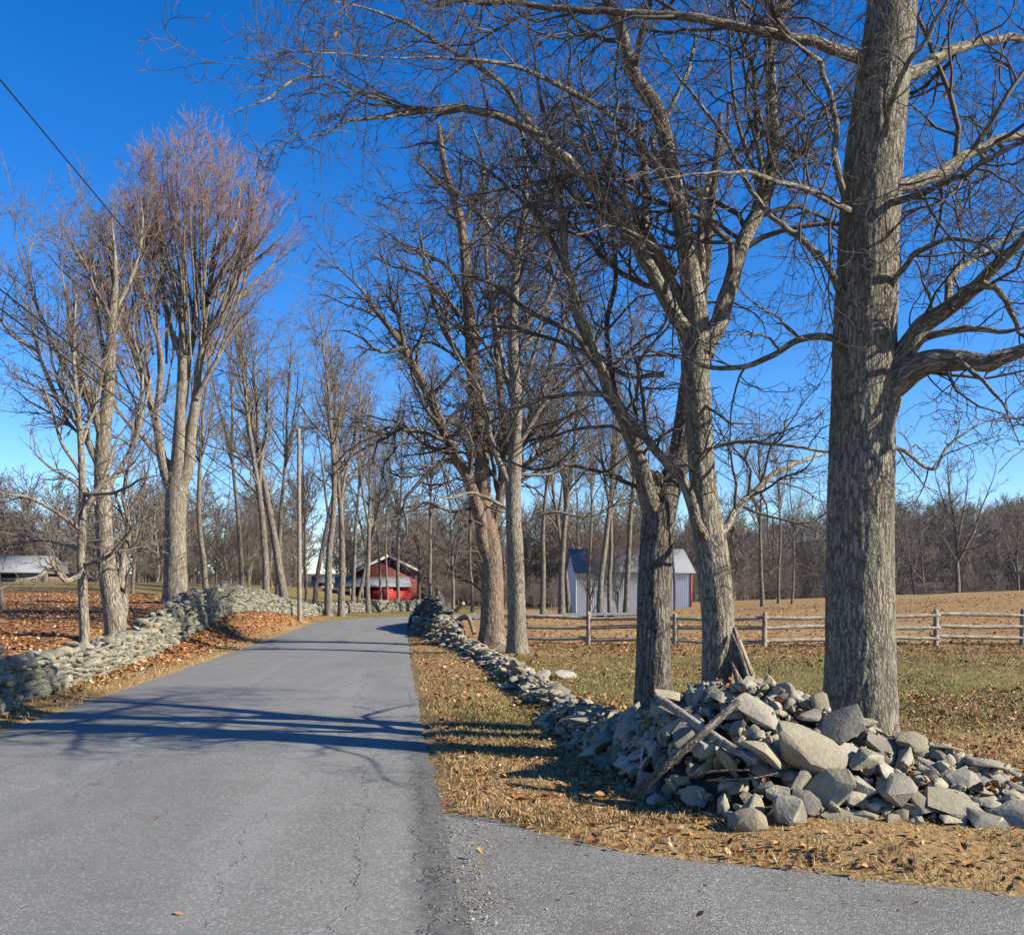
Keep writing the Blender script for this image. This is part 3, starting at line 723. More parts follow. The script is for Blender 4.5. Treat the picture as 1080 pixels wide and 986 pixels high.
# -- left: young tree, twin-stemmed tree and the tall round-topped maple behind the wall
D = 18.5
SAP = [S(3.6, 48, .46, 8, .2, .1, .03, .55, .006, .1), S(5.5, 45, .55, 6, .22, .02, .02, .6, .005, .1), S(5.5, 45, .5, 5, .22, rmin=.0045)]
t6 = [(*P(90, 690, D), .1), (*P(88, 640, D), .09), (*P(86, 590, D), .085), (*P(87, 520, D), .07), (*P(84, 450, D), .055), (*P(78, 380, D), .035), (*P(80, 310, D), .015)]
limbs6 = [
    L([(86, 605), (70, 612), (55, 600), (40, 608), (20, 612), (-10, 625)], D, 17, 6, 2), L([(86, 595), (110, 590), (130, 570), (150, 545), (165, 540)], D, 18, 5, 2),
    L([(87, 560), (60, 540), (30, 525), (0, 520), (-30, 505)], D, 17.5, 5, 2), L([(87, 540), (110, 500), (125, 460), (150, 430)], D, 19, 5, 2),
    L([(86, 500), (65, 465), (55, 430), (40, 400), (10, 380)], D, 18, 4, 2), L([(85, 470), (100, 430), (110, 390), (125, 350)], D, 19.5, 4, 2),
    L([(83, 440), (60, 400), (50, 350), (45, 310)], D, 18.8, 4, 1.5), L([(87, 580), (50, 570), (15, 575), (-20, 580)], D, 20, 4, 2), L([(86, 520), (120, 520), (150, 505), (180, 500)], D, 17.5, 4, 2),
    L([(87, 600), (100, 612), (112, 600), (130, 605)], D, 17.8, 4, 1.5)]
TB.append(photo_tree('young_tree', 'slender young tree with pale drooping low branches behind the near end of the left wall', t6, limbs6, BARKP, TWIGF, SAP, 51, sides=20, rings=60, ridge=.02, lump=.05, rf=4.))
D = 21.
UPR = [S(3.3, 40, .44, 9, .14, .2, .05, .55, .007, .12), S(5, 38, .48, 7, .17, .12, .03, .62, .006, .1), S(6, 36, .52, 6, .18, .08, .02, .7, .0052, .1), S(3, 36, .55, 4, .18, .05, 0, .7, .0046, .1)]
t7 = [(*P(124, 684, D), .27), (*P(122, 660, D), .23), (*P(116, 620, D), .2), (*P(110, 560, D), .175), (*P(108, 480, D), .16), (*P(115, 400, D), .12), (*P(119, 330, D), .09), (*P(122, 285, D), .05), (*P(118, 235, D), .015)]
limbs7 = [
    L([(126, 672), (130, 640), (128, 600), (136, 560), (131, 520), (140, 470)], D + .1, 22, 11, 4), L([(109, 470), (95, 420), (80, 380), (70, 320), (62, 260)], D, 20, 8, 3),
    L([(108, 500), (85, 450), (60, 420), (40, 370), (25, 310)], D, 20.5, 8, 3), L([(115, 400), (105, 350), (100, 290), (90, 220)], D, 21.5, 7, 2),
    L([(119, 330), (140, 290), (150, 240), (145, 195)], D, 22, 5, 2), L([(109, 540), (80, 510), (50, 490), (20, 460)], D, 20, 6, 2),
    L([(110, 520), (140, 470), (155, 420), (165, 370)], D, 22, 6, 2), L([(108, 450), (60, 370), (30, 290), (40, 240)], D, 22.5, 6, 2), L([(140, 470), (150, 400), (140, 340), (160, 280)], 22, 22, 5, 2),
    L([(40, 370), (10, 350), (-20, 300), (-40, 240)], 20.6, 20.6, 4, 2)]
TB.append(photo_tree('twin_stem_tree', 'grey twin stemmed tree on the left lawn with a tall hazy crown', t7, limbs7, BARKP, TWIGF, UPR, 57, sides=26, rings=90, ridge=.03, lump=.08, rf=4.))
D = 35.
MAP = [S(2.0, 30, .30, 9, .09, .10, .05, .5, .011, .42, lnj=.35, lmin=1.7), S(3.2, 28, .46, 8, .1, .1, .03, .6, .0085, .1, lmin=.8), S(4.6, 30, .52, 6, .12, .08, .02, .7, .0066, .05, lmin=.4), S(4.4, 30, .55, 4, .14, .05, .0, .75, .0056, .05)]
t8 = [(*P(186, 650, D), .46), (*P(185, 632, D), .41), (*P(185, 560, D), .37), (*P(186, 520, D), .38), (*P(188, 495, D), .30), (*P(190, 440, D), .20), (*P(193, 380, D), .165), (*P(194, 294, D), .11), (*P(196, 220, D), .055), (*P(200, 160, D), .02)]
limbs8 = [
    L([(192, 520), (200, 470), (207, 420), (213, 350), (218, 287), (221, 240), (228, 190), (232, 140)], D, 35.5, 14, 2),
    L([(181, 525), (172, 490), (164, 440), (150, 372), (135, 300), (128, 260), (132, 200)], D, 34.5, 13, 2),
    L([(190, 470), (196, 400), (204, 340), (208, 260), (212, 200), (215, 135)], D, 36, 8, 2),
    L([(213, 350), (230, 310), (246, 258), (266, 215), (284, 178)], 35.2, 35, 7, 2),
    L([(164, 440), (172, 380), (165, 320), (155, 250), (160, 190)], 34.6, 33.5, 7, 2),
    L([(194, 380), (180, 320), (175, 250), (172, 180), (178, 130)], D, 35, 7, 2),
    L([(218, 287), (238, 240), (252, 195), (262, 160)], D, 34.5, 6, 2),
    L([(218, 300), (205, 240), (200, 190), (190, 130)], D, 36.5, 5, 2),
    L([(150, 372), (135, 330), (115, 290), (110, 240)], 34.6, 34, 6, 2),
    L([(221, 240), (240, 200), (245, 150), (240, 125)], D, 36, 5, 2),
    L([(244, 262), (262, 240), (280, 215), (290, 195)], 35.1, 34.4, 4, 1), L([(232, 300), (252, 290), (275, 275), (292, 262)], 35.2, 36, 4, 1), L([(221, 245), (232, 205), (236, 165), (226, 128)], 35.4, 36.5, 4, 1),
    L([(132, 290), (115, 255), (100, 225), (95, 205)], 34.5, 34, 4, 1), L([(120, 300), (98, 275), (80, 245), (72, 225)], 34.3, 35, 4, 1), L([(165, 320), (150, 270), (140, 220), (146, 180)], 34, 35, 4, 1),
    L([(172, 490), (150, 460), (130, 440), (110, 400), (105, 350)], D, 33.6, 6, 2),
    L([(230, 310), (255, 280), (276, 248), (294, 222)], D, 35.8, 5, 1.5),
    L([(228, 190), (240, 165), (250, 145), (258, 132)], D, 35, 3, 1), L([(207, 420), (225, 380), (240, 340), (262, 300), (280, 275)], D, 34.6, 6, 1.5)]
def _dome(l):
    for q in l:
        py = HY - (q[2] - CAMZ) / q[1] * F; px = q[0] / q[1] * F + CX
        k = min(max((430 - py) / 200, 0), 1)
        q[0] = (205 + (px - 205) * (1 + .2 * k) - CX) / F * q[1]
        if py < 400: q[2] = CAMZ + (HY - (400 - (400 - py) * .80)) / F * q[1]
    return l
limbs8 = [_dome(l) for l in limbs8]; t8 = [tuple(q) for q in _dome([list(q) for q in t8])]
_rm = np.random.default_rng(88)
for cx_, cy_, rx_, ry_, n_, bx_, by_ in ((212, 258, 98, 128, 42, 208, 410), (138, 315, 66, 100, 22, 165, 450), (90, 340, 34, 80, 6, 120, 440)):
    for _ in range(n_):
        an = math.radians(8 + 164 * _rm.random()); dz = _rm.normal() * .5; k_ = math.sqrt(max(0, 1 - min(1, dz * dz)))
        ex, ey = cx_ + rx_ * math.cos(an) * (.75 + .25 * _rm.random()) * (.55 + .45 * k_), cy_ - ry_ * math.sin(an) * (.8 + .2 * _rm.random()) * (.7 + .3 * k_)
        sx0, sy0 = bx_ + _rm.normal() * 6 + (ex - bx_) * .34, by_ - 20 - 110 * _rm.random()
        mx_, my_ = sx0 + (ex - sx0) * .5 + (ex - sx0) * .12, sy0 + (ey - sy0) * .45
        d1 = 35 + dz * 3.0
        limbs8.append(np.array([[*P(sx0, sy0, 35 + dz * .9), .042], [*P(mx_, my_, 35 + dz * 1.9), .03], [*P(ex, ey, d1), .012]]))
MAP = [S(2.2, 24, .2, 7, .09, .05, .03, .5, .010, .3, lnj=.35, lmin=.7), S(4.2, 26, .5, 6, .1, .06, .02, .6, .008, .1, lmin=.45), S(5.5, 28, .55, 4, .12, .05, .01, .7, .0066, .05, lmin=.3)]
TB.append(photo_tree('maple_tree', 'tallest tree at left, many upright stems and a dense rounded reddish twig crown', t8, limbs8, BARKP, TWIGR, MAP, 61, sides=28, rings=110, ridge=.04, lump=.09, rf=4.,
                     extra_trunk_twigs=[S(3.5, 60, .035, 7, .3, .0, .0, .25, .009, .1, .4), S(3, 55, .5, 5, .3, rmin=.007)]))

# -- background trees: a few kinds grown once, then set out as copies
def grown_tree(kind, H, r0, seed, bark, twig):
    rng = np.random.default_rng(seed)
    root = empty(kind, (0, 0, 0)); crown = MB(); tr = MB()
    def stem(p0, d, ln, r, K=14, w=.05):
        d = np.array(d, float); d /= np.linalg.norm(d); p = [np.array(p0, float)]
        for k in range(K - 1):
            d = d + rng.normal(size=3) * w; d[2] += .05; d /= np.linalg.norm(d); p.append(p[-1] + d * ln / (K - 1))
        t = np.linspace(0, 1, K); return np.c_[np.array(p), r * (1 - .88 * t)]
    if kind == 'spreading_tree': nst, th0, la, up = 3, .28, 48, .05
    elif kind == 'thicket_tree': nst, th0, la, up = 4, .05, 45, .05
    else: nst, th0, la, up = int(rng.integers(1, 4)), .32 + .2 * rng.random(), 42, .06
    main = stem((0, 0, -.2), (rng.normal() * .04, rng.normal() * .04, 1), H * .97, r0)
    stems = [main]
    for k in range(nst):
        i = int(13 * (th0 + .25 * rng.random())); a = rng.random() * 6.28
        q_ = .3 if kind == 'tall_tree' else .5
        stems.append(stem(main[i, :3], (math.cos(a) * q_, math.sin(a) * q_, 1), H * (.95 - i / 13) * .95, main[i, 3] * .8))
    for i, s_ in enumerate(stems):
        trunk_mesh(tr, s_, 40, 12, .08, .0, .35 if i == 0 else .1, .3, seed + i)
    Pt = np.stack([s_[:, :3] for s_ in stems]); Rd = np.stack([s_[:, 3] for s_ in stems])
    lv = [S(1.8, la, .27, 10, .14, .1, up, .55, .012, th0 - .05, angj=14), S(2.4, 44, .46, 8, .2, .08, .03, .6, .010, .1), S(3.2, 44, .5, 6, .22, .05, .02, .65, .0085, .1), S(3.4, 42, .55, 4, .22, 0, .0, .7, .0072, .1)]
    if kind == 'thicket_tree': lv[0]['per_m'] = 2.2; lv[0]['t0'] = .08
    for i, s_ in enumerate(lv):
        Pt, Rd = grow(Pt, Rd, rng=rng, **s_)
        tubes(tr if i == 0 else crown, Pt, Rd, 5 if i == 0 else 3)
    tr.build('trunk', bark, root); crown.build('crown', twig, root)
    return root
H0 = 16.
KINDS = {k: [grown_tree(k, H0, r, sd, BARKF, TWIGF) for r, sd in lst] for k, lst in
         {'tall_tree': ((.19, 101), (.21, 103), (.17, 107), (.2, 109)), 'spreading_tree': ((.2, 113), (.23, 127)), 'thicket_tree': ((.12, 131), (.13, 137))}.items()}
used = set()
def place_tree(kind, px, D, top, label, i=0, rz=None, group=None, lean=0., fat=1.):
    src = KINDS[kind][i % len(KINDS[kind])]
    x = (px - CX) / F * D; z = hz(x, D); H = CAMZ + (HY - top) / F * D - z
    o = src if src.name not in used else copy_tree(src); used.add(src.name)
    o.location = (x, D, z); s_ = H / H0; o.scale = (s_ * fat, s_ * fat, s_)
    o.rotation_euler = (0, lean, random.random() * 6.28 if rz is None else rz)
    return tag(o, label, 'tree', group)
GL = 'bare trees behind the left wall'
GC = 'bare trees around the red barn'
GR = 'bare trees near the white barn'
GF = 'bare trees beyond the split rail fence'
place_tree('tall_tree', 218, 40, 300, 'thin dark tree between the tall round topped maple and the tree pair', 2, group=GL, fat=.9)
place_tree('tall_tree', 281, 46, 290, 'left stem of the close tree group left of the utility pole', 0, group=GL)
place_tree('tall_tree', 303, 48, 280, 'right tree of the close tree group, just left of the utility pole', 1, group=GL)
place_tree('tall_tree', 292, 55, 340, 'thinner tree showing between the two trees left of the utility pole', 3, group=GL, fat=.8)
place_tree('tall_tree', 322, 60, 420, 'small tree standing right behind the utility pole', 2, group=GL, fat=.8)
place_tree('tall_tree', 346, 50, 305, 'tall tree right of the utility pole, left of its close neighbour', 3, group=GL)
place_tree('tall_tree', 360, 51, 320, 'tall tree close to the right of the one beside the utility pole', 0, group=GL)
place_tree('tall_tree', 389, 56, 380, 'straight tree in front of the left part of the red barn', 1, group=GC, fat=.8)
place_tree('spreading_tree', 376, 62, 440, 'short leaning tree at the left end of the red barn', 0, group=GC, lean=.1, fat=.8)
place_tree('spreading_tree', 441, 72, 505, 'broad low tree at the right corner of the red barn', 1, group=GC)
place_tree('thicket_tree', 462, 82, 525, 'bushy brown tree between the red barn and the dark stone heap', 0, group=GC)
place_tree('spreading_tree', 478, 58, 490, 'crooked pale tree right behind the dark stone heap', 0, group=GC, lean=-.12)
place_tree('tall_tree', 498, 68, 430, 'thin tree showing just left of the rust brown tree', 2, group=GC, fat=.8)
place_tree('tall_tree', 3, 31, 330, 'tree at the very left edge of the photo, on the left lawn', 1, group=GL, fat=.7)
place_tree('spreading_tree', 140, 48, 480, 'low spreading tree on the left lawn behind the twin stemmed tree', 1, group=GL)
place_tree('thicket_tree', 240, 68, 485, 'bushy brown tree right of the thin dark tree at left', 1, group=GL)
place_tree('thicket_tree', 262, 80, 500, 'bushy brown tree left behind the tree group by the utility pole', 0, group=GL)
place_tree('tall_tree', 572, 50, 380, 'tree right of the slim grey tree, near the end of the fence', 3, group=GR, fat=.9)
place_tree('tall_tree', 592, 58, 330, 'dark tree at the left end of the white barn', 0, group=GR)
place_tree('tall_tree', 633, 60, 310, 'left one of two close trees in front of the white barn', 1, group=GR, fat=.8)
place_tree('tall_tree', 644, 61, 340, 'right one of two close trees in front of the white barn', 2, group=GR, fat=.8)
place_tree('tall_tree', 660, 63, 320, 'single tree in front of the middle of the white barn', 3, group=GR, fat=.8)
place_tree('tall_tree', 600, 62, 360, 'slim tree right beside the dark tree at the left end of the white barn', 1, group=GR, fat=.7)
place_tree('tall_tree', 620, 67, 390, 'slim tree before the shaded left part of the white barn', 3, group=GR, fat=.6)
place_tree('tall_tree', 712, 66, 420, 'slim tree before the right end of the white barn', 0, group=GR, fat=.6)
place_tree('thicket_tree', 652, 70, 500, 'bushy low tree before the roof of the white barn', 1, group=GR, fat=.8)
place_tree('thicket_tree', 622, 64, 520, 'bushy low tree before the left part of the white barn', 0, group=GR, fat=.9)
place_tree('thicket_tree', 694, 71, 510, 'bushy low tree before the right half of the white barn', 0, group=GR, fat=.8)
place_tree('tall_tree', 410, 88, 440, 'slender tree before the lean-to roof of the red barn', 2, group=GC, fat=.7)
place_tree('tall_tree', 402, 70, 455, 'short slender tree at the middle of the red barn', 3, group=GC, fat=.7)
place_tree('tall_tree', 256, 62, 340, 'hazy tree left of the close tree group by the utility pole', 3, group=GL, fat=.8)
place_tree('tall_tree', 332, 68, 370, 'hazy tree between the utility pole and the pair to its right', 1, group=GL, fat=.8)
place_tree('tall_tree', 420, 74, 400, 'hazy tree above the right end of the red barn', 0, group=GC, fat=.75)
place_tree('tall_tree', 372, 76, 390, 'hazy tree above the left end of the red barn', 3, group=GC, fat=.75)
place_tree('tall_tree', 455, 60, 360, 'hazy tree right behind the dark ruined wall', 2, group=GC, fat=.7)
place_tree('spreading_tree', 612, 96, 470, 'spreading tree standing behind the white barn', 0, group=GR)
place_tree('tall_tree', 702, 92, 410, 'tall tree behind the right half of the white barn', 1, group=GR)
place_tree('tall_tree', 804, 63, 420, 'leftmost tree of the three beyond the fence in the field', 0, group=GF, fat=.85)
place_tree('tall_tree', 821, 66, 450, 'middle tree of the three beyond the fence in the field', 3, group=GF, fat=.75)
place_tree('tall_tree', 835, 64, 470, 'rightmost tree of the three beyond the fence in the field', 2, group=GF, fat=.75)
place_tree('spreading_tree', 1010, 88, 468, 'broad tree standing alone before the wooded hill, right of the thickest tree', 1, group=GF, fat=1.1)
place_tree('spreading_tree', 965, 120, 535, 'low tree at the hill foot just right of the thickest tree', 0, group=GF)
place_tree('spreading_tree', 1075, 110, 525, 'low tree before the hill at the right edge of the photo', 1, group=GF)

# -- far woods, each a mass of many small bare trees
def far_wood(name, label, spots, hmin, hmax, seed, twig, bark):
    rng = np.random.default_rng(seed)
    protos = []
    for k in range(5):
        mb_t, mb_c = MB(), MB()
        K = 8; main = np.zeros((1, K, 3)); main[0, :, 2] = np.linspace(-.05, 1, K); main[0, :, :2] += np.cumsum(rng.normal(size=(K, 2)) * .012, 0)
        rd = np.linspace(.014, .003, K)[None]
        Pt, Rd = main, rd; lst = [(main, rd)]
        for s_ in (S(26, 42, .38, 5, .15, .1, .05, .6, .0030, .12, lmin=.01), S(30, 42, .45, 3, .2, .05, .03, .6, .0021, .1, lmin=.01), S(16, 42, .6, 2, .2, .0, .02, .7, .0017, .1, lmin=.01)):
            Pt, Rd = grow(Pt, Rd, rng=rng, **s_); Rd = np.maximum(Rd, s_['rmin']); lst.append((Pt, Rd))
        m_ = MB()
        for p_, r_ in lst: tubes(m_, p_, r_, 3)
        protos.append((np.concatenate(m_.v), np.concatenate(m_.f), np.concatenate(m_.a)))
    mb = MB()
    for (x, y) in spots:
        v, f, a = protos[rng.integers(5)]
        h = hmin + (hmax - hmin) * rng.random(); w = h * (.8 + .5 * rng.random()); an = rng.random() * 6.28; c, s_ = math.cos(an), math.sin(an)
        q = np.c_[(v[:, 0] * c - v[:, 1] * s_) * w + x, (v[:, 0] * s_ + v[:, 1] * c) * w + y, v[:, 2] * h + hz(x, y)]
        mb.add(q, f, a)
    return tag(mb.build(name, twig), label, 'woods', kind='stuff')
rg = np.random.default_rng(5)
def spots(n, p0, p1, D0, D1):
    o = []
    for _ in range(n):
        D = D0 + (D1 - D0) * rg.random() ** .8; px = p0 + (p1 - p0) * rg.random()
        if (325 < px < 452 and D < 128) or (px < 75 and px > -60 and D < 100): continue
        o.append(((px - CX) / F * D, D))
    return o
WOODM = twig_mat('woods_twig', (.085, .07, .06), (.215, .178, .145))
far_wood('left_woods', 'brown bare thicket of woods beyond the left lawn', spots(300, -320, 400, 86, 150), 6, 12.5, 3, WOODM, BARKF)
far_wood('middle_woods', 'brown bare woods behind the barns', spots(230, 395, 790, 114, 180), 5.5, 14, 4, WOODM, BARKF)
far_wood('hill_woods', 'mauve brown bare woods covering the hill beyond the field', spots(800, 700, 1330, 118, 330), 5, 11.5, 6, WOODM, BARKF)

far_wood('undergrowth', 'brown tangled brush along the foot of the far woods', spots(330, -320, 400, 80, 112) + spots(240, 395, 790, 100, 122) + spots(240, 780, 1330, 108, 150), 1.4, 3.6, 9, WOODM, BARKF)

# ------------------------------------------------------------------ stones
def rock_mesh(name, dims, seed, npts=15, bev=.05, detail=True, box=.6):
    rng = np.random.default_rng(seed)
    bm = bmesh.new()
    p = rng.normal(size=(npts, 3)); p /= np.abs(p).max(axis=1, keepdims=True) ** box * np.linalg.norm(p, axis=1, keepdims=True) ** (1 - box)
    p *= (.8 + .25 * rng.random((npts, 1)))
    p *= np.array(dims) * .5
    for q in p: bm.verts.new(q)
    r = bmesh.ops.convex_hull(bm, input=list(bm.verts))
    bmesh.ops.delete(bm, geom=[g for g in r['geom_interior'] if isinstance(g, bmesh.types.BMVert)], context='VERTS')
    for v in [v for v in bm.verts if not v.link_faces]: bm.verts.remove(v)
    bmesh.ops.dissolve_limit(bm, angle_limit=.16, verts=bm.verts, edges=bm.edges)
    if bev:
        bmesh.ops.bevel(bm, geom=list(bm.edges), offset=bev * min(dims), segments=1, affect='EDGES', profile=.6, clamp_overlap=True)
    bmesh.ops.triangulate(bm, faces=bm.faces)
    if detail:
        bmesh.ops.subdivide_edges(bm, edges=[e for e in bm.edges if e.calc_length() > .18 * max(dims)], cuts=1)
        bmesh.ops.triangulate(bm, faces=bm.faces)
        co = np.array([v.co[:] for v in bm.verts])
        d = fbm(co[:, 0] * 4 + seed, co[:, 1] * 4, co[:, 2] * 5, seed=seed) * .055 * min(dims)
        nn = norm(co / np.array(dims))
        for v, k, n_ in zip(bm.verts, d, nn): v.co += Vector(n_ * k)
    me = bpy.data.meshes.new(name); bm.to_mesh(me); bm.free()
    me.shade_smooth(); me.set_sharp_from_angle(angle=math.radians(24))
    return me
SLAB = [rock_mesh('stone_slab', (1, .66, .21), 200 + i, 17, .04, True, .85) for i in range(7)]
BLOCK = [rock_mesh('stone_block', (1, .72, .46), 220 + i, 15, .04, True, .85) for i in range(7)]
CHUNK = [rock_mesh('stone_chunk', (1, .85, .8), 240 + i, 13) for i in range(5)]

RIDGE = np.array([  # crest of the tumbled pile: x, y, height, half width front, half width back
    (.72, 11.2, .25, .5, .5), (.95, 9.9, .30, .5, .5), (1.25, 8.9, .40, .5, .5), (1.5, 8.05, .70, .62, .7), (1.68, 7.6, .80, .85, .85), (1.98, 7.4, .82, 1.1, .9), (2.4, 7.15, .64, 1.0, .85), (2.75, 6.98, .48, .85, .75),
    (3.2, 6.8, .38, .7, .65), (3.65, 6.6, .22, .6, .6), (4.2, 6.4, .12, .55, .5)])
RS = spline(RIDGE, 120)
def mound(x, y):
    x = np.asarray(x, float); y = np.asarray(y, float)
    d2 = (x[..., None] - RS[:, 0]) ** 2 + (y[..., None] - RS[:, 1]) ** 2
    k = d2.argmin(-1); d = np.sqrt(d2.min(-1))
    tx = np.gradient(RS[:, 0])[k]; ty = np.gradient(RS[:, 1])[k]
    side = (x - RS[k, 0]) * ty - (y - RS[k, 1]) * tx      # >0 towards the camera
    side = np.where(side * 1 > 0, 1, -1)
    w = np.where(side < 0, RS[k, 3], RS[k, 4])
    w = np.where((y < RS[k, 1]) | (x < RS[k, 0] - .3), RS[k, 3], RS[k, 4])
    return RS[k, 2] * np.clip(1 - (d / w), 0, 1) ** .85
def stone(px=None, **k): pass
STONES = []
def put_stone(name, me, loc, size, rot, label, group=None, sc=(1, 1, 1)):
    o = link(name, me, ROCK) if not me.materials else bpy.data.objects.new(name, me)
    if o.name not in COL.objects: COL.objects.link(o)
    o.location = loc; o.scale = (size * sc[0], size * sc[1], size * sc[2]); o.rotation_euler = rot
    return tag(o, label, 'rock', group)
GP = 'loose stones of the tumbled pile'
occ = []
def E(a, b, c): return tuple(math.radians(q) for q in (a, b, c))
def special(px, py, D, me, size, rot, label, sc=(1, 1, 1)):
    p = P(px, py, D); occ.append((p[0], p[1], p[2], size * .42))
    return put_stone('fieldstone', me, p, size, rot, label, GP, sc)
special(851, 789, 6.62, rock_mesh('boulder', (1, .55, .5), 300, 22, .07), .66, E(35, 38, 8), 'largest pale boulder, long and sloping down to the right in the middle of the pile')
special(806, 795, 6.5, BLOCK[0], .34, E(20, 10, 30), 'broad tan faced stone just left below the largest pale boulder')
special(789, 868, 6.12, rock_mesh('cube_stone', (1, .95, .75), 301, 60, .03, False), .25, E(3, -4, 14), 'square cut block with a dark face at the very foot of the pile')
special(834, 858, 6.2, CHUNK[1], .30, E(0, 20, 50), 'round topped upright stone right of the square cut block', (1, .9, 1.1))
special(792, 848, 6.3, CHUNK[2], .19, E(10, 0, 20), 'small pale stone resting on the back of the square cut block')
special(829, 738, 7.3, SLAB[0], .42, E(32, 6, 10), 'flat grey slab crowning the top of the pile')
special(867, 746, 7.15, SLAB[1], .32, E(80, 62, 20), 'pointed stone standing on edge at the top of the pile beside the thickest trunk')
special(985, 812, 6.7, BLOCK[1], .37, E(25, 12, -20), 'big rounded grey stone near the right end of the pile crest')
special(1022, 818, 6.85, BLOCK[2], .26, E(20, 35, 30), 'warm tinted stone at the crest of the right end of the pile')
special(1056, 832, 6.5, SLAB[2], .28, E(60, 55, -10), 'stone standing on edge at the far right end of the pile')
special(1045, 868, 6.15, SLAB[3], .40, E(30, 22, -12), 'flat slab sliding off the low right end of the pile')
special(1010, 848, 6.3, SLAB[4], .46, E(22, 14, -5), 'long flat slab on the low right slope of the pile')
special(715, 745, 7.7, SLAB[5], .46, E(18, 8, 25), 'stacked flat stone at the left top of the pile before the forked tree')
special(706, 734, 7.75, SLAB[6], .40, E(12, 4, 60), 'thin flat stone laid topmost at the left top of the pile')
special(775, 738, 7.45, SLAB[3], .50, E(14, 12, 0), 'dark flat stone at the top of the pile below the forked tree')
special(735, 778, 7.15, SLAB[2], .48, E(42, 8, -8), 'wide sunlit slab lying under the crossed poles')
special(743, 790, 6.8, CHUNK[0], .20, E(0, 30, 0), 'cream coloured rounded stone beside the crossing of the poles')
special(620, 760, 9.7, BLOCK[3], .44, E(0, 3, -12), 'long pale sunlit stone left of the dark stub tree foot', (1, .5, .42))
special(649, 759, 9.3, SLAB[1], .25, E(70, 10, 20), 'tan wedge stone standing at the right end of the long pale stone')
special(644, 812, 8.3, SLAB[4], .24, E(20, 12, 0), 'lone pale flat stone catching light inside the deep shadow left of the pile')
special(573, 768, 10.8, CHUNK[3], .15, E(0, 0, 30), 'small pale rounded stone at the left foot of the wall remnant')
special(889, 862, 6.25, SLAB[0], .34, E(14, 4, -8), 'flat diamond shaped slab lying at the foot of the pile below the thickest trunk')
special(770, 803, 6.7, BLOCK[5], .28, E(25, 40, 10), 'grey stone pinned below the pale pole end')
special(915, 800, 6.6, BLOCK[4], .30, E(20, -20, 40), 'dark sided stone right of the largest pale boulder')
rp = np.random.default_rng(77)
def scatter(n, s0, s1, kinds, label, name, embed=.15, tries=4000, ov=.58, ylim=None):
    c = 0
    for _ in range(tries):
        if c >= n: break
        k = rp.integers(35, 118); side = (rp.random() ** .8) * (1 if rp.random() < .82 else -1)
        tx, ty = np.gradient(RS[:, 0])[k], np.gradient(RS[:, 1])[k]; l = math.hypot(tx, ty)
        nx_, ny_ = ty / l, -tx / l
        if ny_ > .3 or (nx_ > 0 and ny_ > -.1): nx_, ny_ = -nx_, -ny_
        w = RS[k, 3] if side > 0 else RS[k, 4]
        x = RS[k, 0] + nx_ * w * 1.02 * side; y = RS[k, 1] + ny_ * w * 1.02 * side
        if in_poly_drive(np.array(x), np.array(y - .25)): continue
        sz = s0 + (s1 - s0) * rp.random() ** 1.5
        m_ = float(mound(x, y)); z = hz(x, y) + m_ + sz * embed * rp.random() + .01
        if any((x - a) ** 2 + (y - b) ** 2 + (z - cc) ** 2 < ((sz * .5 + r_) * ov) ** 2 for a, b, cc, r_ in occ): continue
        # slope of the mound turns slabs downhill
        e = .12; gx = (float(mound(x + e, y)) - float(mound(x - e, y))) / (2 * e); gy = (float(mound(x, y + e)) - float(mound(x, y - e))) / (2 * e)
        nrm = Vector((-gx, -gy, 1.25)).normalized(); nrm = (nrm + Vector(rp.normal(size=3) * .4)).normalized()
        q = nrm.to_track_quat('Z', 'Y') @ Euler((0, 0, rp.random() * 6.28)).to_quaternion()
        me = kinds[rp.integers(len(kinds))]
        put_stone(name, me, (x, y, z), sz, q.to_euler(), label, GP, (1, .75 + .45 * rp.random(), (.8 if me.name.startswith('stone_slab') else .6) + .45 * rp.random()))
        occ.append((x, y, z, sz * .42)); c += 1
    return c
for i, (n, a, b_, ks, lb) in enumerate((
        (42, .27, .44, SLAB * 2 + BLOCK, 'large angular grey stone lying loose in the tumbled pile beside the driveway'),
        (106, .17, .28, SLAB * 3 + BLOCK + CHUNK[:2], 'middle sized angular grey stone lying loose in the tumbled pile beside the driveway'),
        (58, .10, .16, SLAB + BLOCK + CHUNK, 'small angular grey stone wedged among larger ones in the tumbled pile'))):
    scatter(n, a, b_, ks, lb, 'fieldstone')
